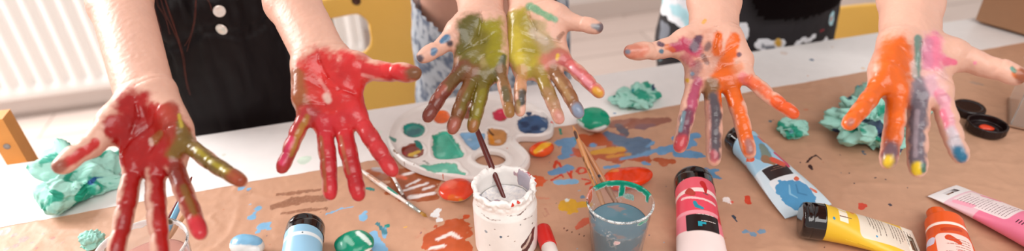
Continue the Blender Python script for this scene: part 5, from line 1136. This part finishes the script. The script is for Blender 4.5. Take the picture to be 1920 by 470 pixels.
def ell2(g):
    cx, cy, rx, ry = g; c = P(*zz(cx, cy), PZ + .012); a = P(*zz(cx + rx, cy), PZ + .012); b = P(*zz(cx, cy + ry), PZ + .012)
    e1, e2 = (a - c)[:2], (b - c)[:2]; M_ = np.linalg.inv(np.stack([e1, e2], 1)); q = np.stack([GX - c[0], GY - c[1]], -1) @ M_.T; r_ = np.linalg.norm(q, axis=-1)
    return (r_ - 1) * min(np.linalg.norm(e1), np.linalg.norm(e2))
top_ = 0.011 + 0.0 * dO; rimp = 0.0035 * np.exp(-((dO + .0035) / .0022) ** 2)
top_ = top_ - .0035 * sstep(-.004, -.012, dO) * 1.0 + rimp
WD = []
for kind, g, c_ in wells:
    d_ = ell2(g) if kind == 'e' else sdpoly(GX, GY, smooth_poly(np.array([P(*zz(*q), PZ + .012)[:2] for q in g]), 3)); WD.append((d_, c_))
    top_ = top_ - 0.0038 * sstep(.001, -.006, d_) + .0012 * np.exp(-((d_ - .0028) / .002) ** 2)
dH = ell2(hole); top_ = top_ + .0035 * np.exp(-((dH - .0045) / .003) ** 2)
zax = np.arange(-.003, .018, h)
F3 = np.maximum(np.maximum(dO, -dH)[:, :, None], np.maximum(zax[None, None, :] - top_[:, :, None], (top_ - .0032)[:, :, None] * 0 + np.where(dO > -.006, 0.0, 0.0)[:, :, None] - zax[None, None, :]))
V, Q = nets(F3.astype(np.float32), np.array([gx[0], gy[0], PZ - 0.0005 + zax[0]]), h, 1)
M_pal = paintmat('palette_plastic', (236, 230, 226), 0.3, 0.14, bump=0.12, bscale=140, nscale=240, edge=0.1, basevar=0.02, pvar=0.2)
po = obj('palette_body', V, Q, M_pal, pal)
ix = np.clip(((V[:, 0] - gx[0]) / h).round().astype(int), 0, len(gx) - 1); iy = np.clip(((V[:, 1] - gy[0]) / h).round().astype(int), 0, len(gy) - 1)
rgb = np.ones((len(V), 3)) * lin((180, 150, 130)); amt = np.zeros(len(V)); nn = fbm(V, 110, 3) - .5
for d_, c_ in WD:
    a_ = 1 - sstep(-.0035, .0008, d_[ix, iy] + nn * .006); a_ = a_ * (V[:, 2] > PZ + .002); rgb = rgb * (1 - a_[:, None]) + lin(c_) * a_[:, None]; amt = np.maximum(amt, a_)
ex = []
def es(c_, pts, s=.95):
    if len(pts) > 1 and max(math.hypot(a[0] - b[0], a[1] - b[1]) for a, b in zip(pts[:-1], pts[1:])) > 45:
        for q in pts: es(c_, [q], s)
        return
    ex.append((c_, s, [SP(zz(x, y)[0], zz(x, y)[1], r / 2.611 * 1.0, PZ + .012) for x, y, r in pts]))
es((8, 96, 104), [(190, 185, 28), (215, 170, 20)]); es((20, 150, 140), [(160, 160, 14)]); es((216, 176, 50), [(180, 292, 16), (215, 275, 12)]); es((230, 215, 190), [(205, 296, 9)]); es((10, 130, 120), [(210, 235, 12), (232, 262, 10)]); es((10, 150, 140), [(95, 230, 20)], .8); es((160, 30, 30), [(150, 285, 12)])
es((24, 60, 96), [(740, 140, 26), (790, 160, 24), (760, 180, 14)]); es((30, 70, 110), [(760, 100, 16)]); es((180, 200, 216), [(830, 165, 14)], .8); es((120, 200, 180), [(330, 290, 20), (400, 300, 16)], .6); es((20, 160, 130), [(300, 210, 14), (310, 240, 8)]); es((180, 225, 210), [(350, 370, 14), (300, 375, 10)], .7)
es((230, 150, 50), [(572, 200, 14), (580, 230, 12)]); es((90, 60, 40), [(565, 175, 6), (585, 195, 6)]); es((216, 190, 170), [(610, 225, 14)], .8); es((170, 150, 190), [(520, 200, 7)], .6); es((190, 214, 232), [(470, 215, 10)], .7); es((220, 90, 120), [(620, 85, 8)]); es((170, 70, 40), [(640, 120, 12)])
es((225, 60, 50), [(876, 158, 8)], .9); es((140, 110, 90), [(100, 290, 5), (120, 310, 6)], .6); es((150, 120, 110), [(150, 345, 4), (200, 362, 5), (250, 330, 6)], .6); es((120, 150, 150), [(270, 345, 8), (240, 330, 5)], .5); es((226, 110, 70), [(340, 408, 4), (655, 268, 5), (480, 405, 4)], .8); es((200, 150, 130), [(660, 210, 10)], .4); es((130, 100, 90), [(262, 60, 5), (180, 92, 4)], .6); es((60, 80, 110), [(860, 190, 4)], .7); es((180, 160, 160), [(500, 330, 9)], .4)
r2, a2 = strokes(V[:, 0], V[:, 1], V, ex, .3, .6, 150, 8); up = V[:, 2] > PZ + .003; a2 = a2 * up; rgb = rgb * (1 - a2[:, None]) + r2 * a2[:, None]; amt = np.maximum(amt, a2)
attr(po, 'Paint', rgb); attr(po, 'Amt', amt)

# ------------------------------------------------------------------ painted stones
M_stone = paintmat('painted_stone', (232, 222, 212), 0.45, 0.22, bump=0.3, bscale=110, nscale=160, edge=0.14, basevar=0.05, pvar=0.2)
def stone(lbl, x, y, rx, ry, hgt, st_, yaw=0.0, bumps=(), z0_=PZ, seed=1, cover=0.0, grp='painted stones'):
    c = P(x, y, z0_ + hgt * .5); c[2] = z0_ + hgt * .5 - .001; k = depth(c) / F; rx, ry = rx * k, ry * k
    e1 = np.array([math.cos(yaw), math.sin(yaw), 0]); e2 = np.array([-e1[1], e1[0], 0])
    G = Field(c - max(rx, ry) - .02, c + max(rx, ry) + .02, .0016); G.ell(c, (e1, e2, Z), (rx, ry, hgt / 2), .006)
    for bx_, by_, br in bumps: G.ell(c + e1 * bx_ * rx + e2 * by_ * ry, (e1, e2, Z), (br * rx, br * rx, hgt / 2 * .95), .016)
    V, Q = G.mesh('m', 1); V = V + vnormals(V, Q) * ((fbm(V, 55, seed, 2) - .5) * .003)[:, None]
    V[:, 2] = np.maximum(V[:, 2], z0_ - .0005 + 0 * V[:, 2])
    o = obj('painted_stone', V, Q, M_stone, None, loc=[c[0], c[1], z0_]); X, Y, _ = proj(V)
    rgb, amt = strokes(X, Y, V, st_, .25, .4, 120, seed); 
    if cover: amt = amt * sstep(z0_ + hgt * cover - .002, z0_ + hgt * cover + .004, V[:, 2] + .004 * (fbm(V, 60, seed) - .5))
    attr(o, 'Paint', rgb); attr(o, 'Amt', amt); tag(o, lbl, 'stone', grp); return o
stone('orange egg-shaped painted stone with a yellow stripe beside the palette', 1016, 278, 25, 17, .021, [((228, 84, 30), 1, [(1016, 280, 40)]), ((238, 180, 40), .9, [(1004, 284, 4), (1018, 274, 6), (1030, 268, 4)]), ((214, 60, 30), .8, [(1003, 270, 5), (1010, 266, 4)])], yaw=.42, seed=3)
stone('round red-orange painted stone between palette and white paint jar', 856, 354, 33, 31, .021, [((226, 72, 44), 1, [(856, 350, 50)]), ((224, 110, 40), .8, [(848, 372, 9), (862, 376, 8)]), ((236, 112, 84), .6, [(846, 344, 10)]), ((214, 178, 40), .7, [(864, 377, 4)])], seed=4, cover=.25)
stone('glossy orange bean-shaped painted stone behind the clear cup', 1186, 330, 40, 26, .022, [((226, 62, 20), 1, [(1180, 330, 80)]), ((236, 130, 40), .9, [(1140, 318, 4), (1158, 319, 3)])], yaw=.25, bumps=((-.92, .0, .55),), seed=5)
stone('teal painted stone with white underside at the far edge of the paper', 1113, 223, 31, 31, .034, [((14, 152, 116), 1, [(1116, 216, 30), (1106, 224, 26)]), ((232, 240, 236), 1, [(1086, 240, 6), (1104, 250, 5), (1134, 240, 5)]), ((232, 240, 236), .8, [(1082, 226, 3), (1092, 234, 3)])], seed=6, cover=.35)
stone('pale stone with light blue painted top, lower left, beside the light blue tube', 463, 458, 34, 24, .026, [((128, 182, 216), 1, [(440, 446, 13), (466, 446, 16), (482, 450, 10)]), ((236, 236, 234), 1, [(440, 470, 12), (478, 470, 10)])], yaw=-.2, seed=7)
stone('teal painted stone with white streaks in front of the second red hand', 664, 456, 37, 32, .026, [((12, 140, 108), 1, [(662, 452, 60)]), ((225, 240, 234), .9, [(672, 437, 5), (684, 446, 4), (694, 456, 3)]), ((160, 210, 190), .6, [(650, 446, 6), (660, 456, 4)]), ((120, 190, 170), .5, [(640, 460, 8)]), ((236, 232, 226), 1, [(690, 474, 8), (700, 466, 3)])], seed=8)

# ------------------------------------------------------------------ crumpled teal tissues
M_tis = paintmat('teal_tissue', (160, 212, 198), 0.75, 0.7, bump=0.2, bscale=300, nscale=120, edge=0.2, basevar=0.06, pvar=0.1)
def tissue(lbl, pts, hgt, z0_, seed, marks, fold=22, grp='crumpled teal tissues', col=None):
    """a crumpled sheet: an outline on the table, heaped into sharp folds"""
    pts = [P(x, y, z0_ + hgt * .5) for x, y in pts]; pw = np.array([p[:2] for p in pts]); c2 = pw.mean(0); c = np.array([c2[0], c2[1], z0_]); R_ = np.abs(pw - c2).max(0)
    rs_ = np.random.RandomState(seed); nr, na = 60, 190; V = []; Q = []
    A = np.linspace(0, 2 * np.pi, na, endpoint=False); pa = np.arctan2(pw[:, 1] - c2[1], pw[:, 0] - c2[0]); pr = np.hypot(*(pw - c2).T); o_ = np.argsort(pa); pa, pr = pa[o_], pr[o_]
    RR = np.interp(A, np.r_[pa[-1] - 2 * np.pi, pa, pa[0] + 2 * np.pi], np.r_[pr[-1], pr, pr[0]])
    # closed crumpled lump: sphere directions pushed to faceted radii
    th_ = np.linspace(0, np.pi, nr); T_, A_ = np.meshgrid(th_, A, indexing='ij'); Rr = np.tile(RR, (nr, 1)); prof_ = np.sin(T_) ** .6
    X = c[0] + np.cos(A_) * Rr * prof_; Y = c[1] + np.sin(A_) * Rr * prof_; Zv = z0_ + hgt * .5 + hgt * .5 * np.cos(T_)
    V = np.stack([X, Y, Zv], -1).reshape(-1, 3)
    dirv = V - (c + [0, 0, hgt * .3]); dirv /= np.linalg.norm(dirv, axis=1)[:, None] + 1e-9
    sc_ = R_.mean(); disp = np.zeros(len(V)); Vw = V + .25 * sc_ * np.stack([vnoise(V, 1.3 / sc_, seed + q) - .5 for q in range(3)], 1)
    for k in range(fold):                      # sharp folds: triangle waves in random directions
        wl = sc_ * (.62 * .78 ** (k % 10) + .10); dv = rs_.randn(3); dv /= np.linalg.norm(dv); ph = ((Vw - c) @ dv) / wl + rs_.rand(); tri = np.abs(ph - np.floor(ph) - .5) * 2
        disp += (tri - .5) * wl * .38 * (vnoise(V, 1.6 / sc_, seed + k * 3) > .42)
    V = V + dirv * (disp * .65)[:, None] * np.array([1, 1, .9]); V[:, 2] = np.maximum(V[:, 2], z0_ + .0003 + .001 * rs_.rand(len(V)))
    Q = []
    for i in range(nr - 1):
        a = i * na + np.arange(na); b = i * na + (np.arange(na) + 1) % na; Q.append(np.stack([a, a + na, b + na, b], 1))
    Q = np.concatenate(Q); o = obj('crumpled_tissue', V, Q, M_tis, None, smooth=False, loc=c)
    X, Y, _ = proj(V); rgb, amt = strokes(X, Y, V, marks, .3, .6, 60, seed)
    f_ = sstep(.48, .66, fbm(V, 45, seed, 3)) * .8; bc = lin((36, 150, 124)); m_ = amt < .4; rgb[m_] = bc; amt = np.where(m_, f_, amt)
    attr(o, 'Paint', rgb); attr(o, 'Amt', amt); tag(o, lbl, 'tissue', grp); return o
NV_ = (40, 60, 96)
tissue('large crumpled teal tissue at the left end of the white table', [(72, 318), (84, 294), (108, 284), (150, 302), (180, 296), (214, 292), (218, 334), (204, 384), (168, 428), (128, 430), (104, 380), (84, 340)], .040, TZ + .001, 5, [((40, 90, 150), .9, [(170, 342, 6), (178, 334, 4)]), ((18, 150, 120), .9, [(146, 372, 8), (160, 352, 7)]), ((20, 150, 128), .8, [(92, 296, 7), (140, 290, 8)])], 16)
tissue('small scrap of teal tissue beside the cloudy pink-water cup', [(153, 452), (160, 438), (176, 436), (192, 440), (184, 460), (168, 468)], .020, PZ, 9, [(NV_, .3, [(160, 440, 3)])], 10)
tissue('flattened teal tissue on the bare white table behind the teal stone', [(1144, 184), (1154, 176), (1180, 168), (1222, 158), (1229, 168), (1216, 192), (1190, 190), (1168, 188)], .018, TZ + .001, 12, [(NV_, .95, [(1226, 162, 4), (1224, 168, 3)]), ((20, 140, 140), .8, [(1188, 169, 5)]), ((20, 110, 100), .8, [(1152, 180, 4)])], 16)
tissue('small torn teal tissue between the smeared blue tube and the big tissue', [(1462, 236), (1474, 224), (1494, 228), (1512, 230), (1506, 252), (1490, 252), (1478, 264), (1464, 248)], .016, PZ, 15, [((60, 130, 150), .6, [(1484, 246, 5)])], 10)
tissue('big crumpled teal tissue wad with navy stains behind the last hand', [(1570, 214), (1580, 192), (1604, 184), (1616, 166), (1632, 168), (1660, 176), (1686, 194), (1696, 230), (1698, 270), (1698, 298), (1670, 294), (1640, 280), (1604, 262), (1574, 240)], .052, PZ, 19, [(NV_, .95, [(1564, 244, 5), (1570, 246, 5)]), (NV_, .9, [(1646, 232, 7), (1652, 250, 9)]), (NV_, .8, [(1592, 184, 5)]), ((60, 80, 100), .7, [(1612, 222, 5), (1690, 250, 8)]), (NV_, .8, [(1650, 276, 4), (1690, 282, 4)]), ((70, 150, 190), .6, [(1612, 160, 5)])], 34)

# ------------------------------------------------------------------ brushes
def brush(lbl, a, b, rh, c_h, ferr=None, bris=None, st_=None, grp='paintbrushes', bl_=0.016):
    """a: handle end, b: where the bristles start (or where the handle goes under the liquid)"""
    a, b = np.asarray(a, float), np.asarray(b, float); d_ = unit(b - a); L_ = np.linalg.norm(b - a); r = thing('paintbrush', lbl, 'paintbrush', a, grp)
    fl = 0.030 if ferr else 0.0; n = 26; pts = [a + d_ * (L_ - fl) * i / (n - 1) for i in range(n)]
    rad_ = [rh * (0.35 + 0.65 * min(1, (i / (n - 1)) / .06) ** .5) * (0.72 + .55 * math.sin(math.pi * min(1, (i / (n - 1)) * 1.02)) ** 1) if True else rh for i in range(n)]
    mb = MB(); mb.tube(pts, rad_, 16); o = mb.obj('handle', paintmat('brush_wood_%d_%d_%d' % c_h, c_h, .35, .3, bump=.1, nscale=250, edge=.1), r, True)
    V = np.array(mb.v); X, Y, _ = proj(V); rgb, amt = strokes(X, Y, V, st_ or [((200, 200, 200), 0, [(0, 0, 1)])], .3, .5, 200); attr(o, 'Paint', rgb); attr(o, 'Amt', amt)
    if ferr:
        f0 = b - d_ * fl; mb = MB(); mb.tube([f0 - d_ * .001, f0, f0 + d_ * .006, f0 + d_ * .0065, f0 + d_ * .0075, f0 + d_ * .008, b], [rh * .85, rh * .98, rh * 1.0, rh * .9, rh * .9, rh * 1.0, rh * .8], 18); mb.obj('ferrule', mat('ferrule_%d_%d_%d' % ferr, ferr, .25, metal=.7), r, True)
        mb = MB(); sd_ = unit(np.cross(d_, Z))
        for k in range(26):
            an = k * 2.4; q = math.sqrt(k / 26); o1 = (sd_ * math.cos(an) + np.cross(d_, sd_) * math.sin(an)) * rh * .62 * q
            mb.tube([b - d_ * .002 + o1, b + d_ * bl_ * .5 + o1 * 1.25, b + d_ * bl_ * (1 - .25 * q) + o1 * .45], [.0005, .0005, .0001], 5)
        q = mb.obj('bristles', mat('bristle_%d_%d_%d' % bris, bris, .5), r, True)
    return r
HB = (92, 30, 24)
brush('dark red-brown brush standing in the white paint jar, handle up under the fingers', D(879, 206, depth(P(945, 372, PZ + .075)) + .035), P(949, 380, PZ + .062), .0031, HB)
bt_ = P(1163, 376, PZ + .083)
t1 = depth(P(1145, 408, PZ + .052))
brush('worn wooden brush in the clear cup, the left and longer of the two', D(1074, 235, t1 + .05), P(1146, 424, PZ + .03), .0030, (196, 134, 84), st_=[((90, 60, 50), .9, [(1078, 246, 4), (1080, 256, 4)]), ((60, 50, 50), .9, [(1084, 268, 2)]), ((20, 130, 100), .8, [(1140, 340, 2)]), ((120, 80, 50), .6, [(1090, 290, 2), (1120, 350, 3)])])
brush('worn wooden brush in the clear cup, the right one leaning across', D(1088, 262, t1 + .05), P(1176, 416, PZ + .03), .0030, (182, 122, 82), st_=[((70, 80, 90), .8, [(1124, 330, 3)]), ((20, 140, 110), .9, [(1119, 349, 3)]), ((170, 120, 80), .7, [(1165, 390, 5)])])
tt_ = depth(P(300, 440, PZ + .06))
brush('dark red brush handle rising from the pink-water cup', D(360, 331, tt_ + .03), P(286, 468, PZ + .045), .0024, (120, 44, 34))
brush('sky blue brush handle rising from the pink-water cup', D(352, 350, tt_ + .02), P(290, 484, PZ + .04), .0028, (120, 180, 216))
brush('bare wood brush handle rising from the pink-water cup', D(366, 372, tt_ + .015), P(296, 476, PZ + .042), .0024, (210, 152, 104))
WH = (226, 214, 206)
brush('paint-spattered brush lying on the paper with a yellow-brown bristle tip', P(676, 318, PZ + .004), P(789, 398, PZ + .005), .0030, WH, (190, 196, 190), (170, 120, 40), [((60, 150, 130), .7, [(728, 352, 3), (745, 362, 3)]), ((200, 150, 120), .6, [(690, 328, 4), (710, 340, 4)])])
brush('pale brush lying by the palette with dark rust bristles', P(688, 240, PZ + .004), P(756, 366, PZ + .005), .0030, (236, 230, 226), (200, 190, 184), (100, 56, 40), [((60, 160, 130), .6, [(722, 302, 3)])])
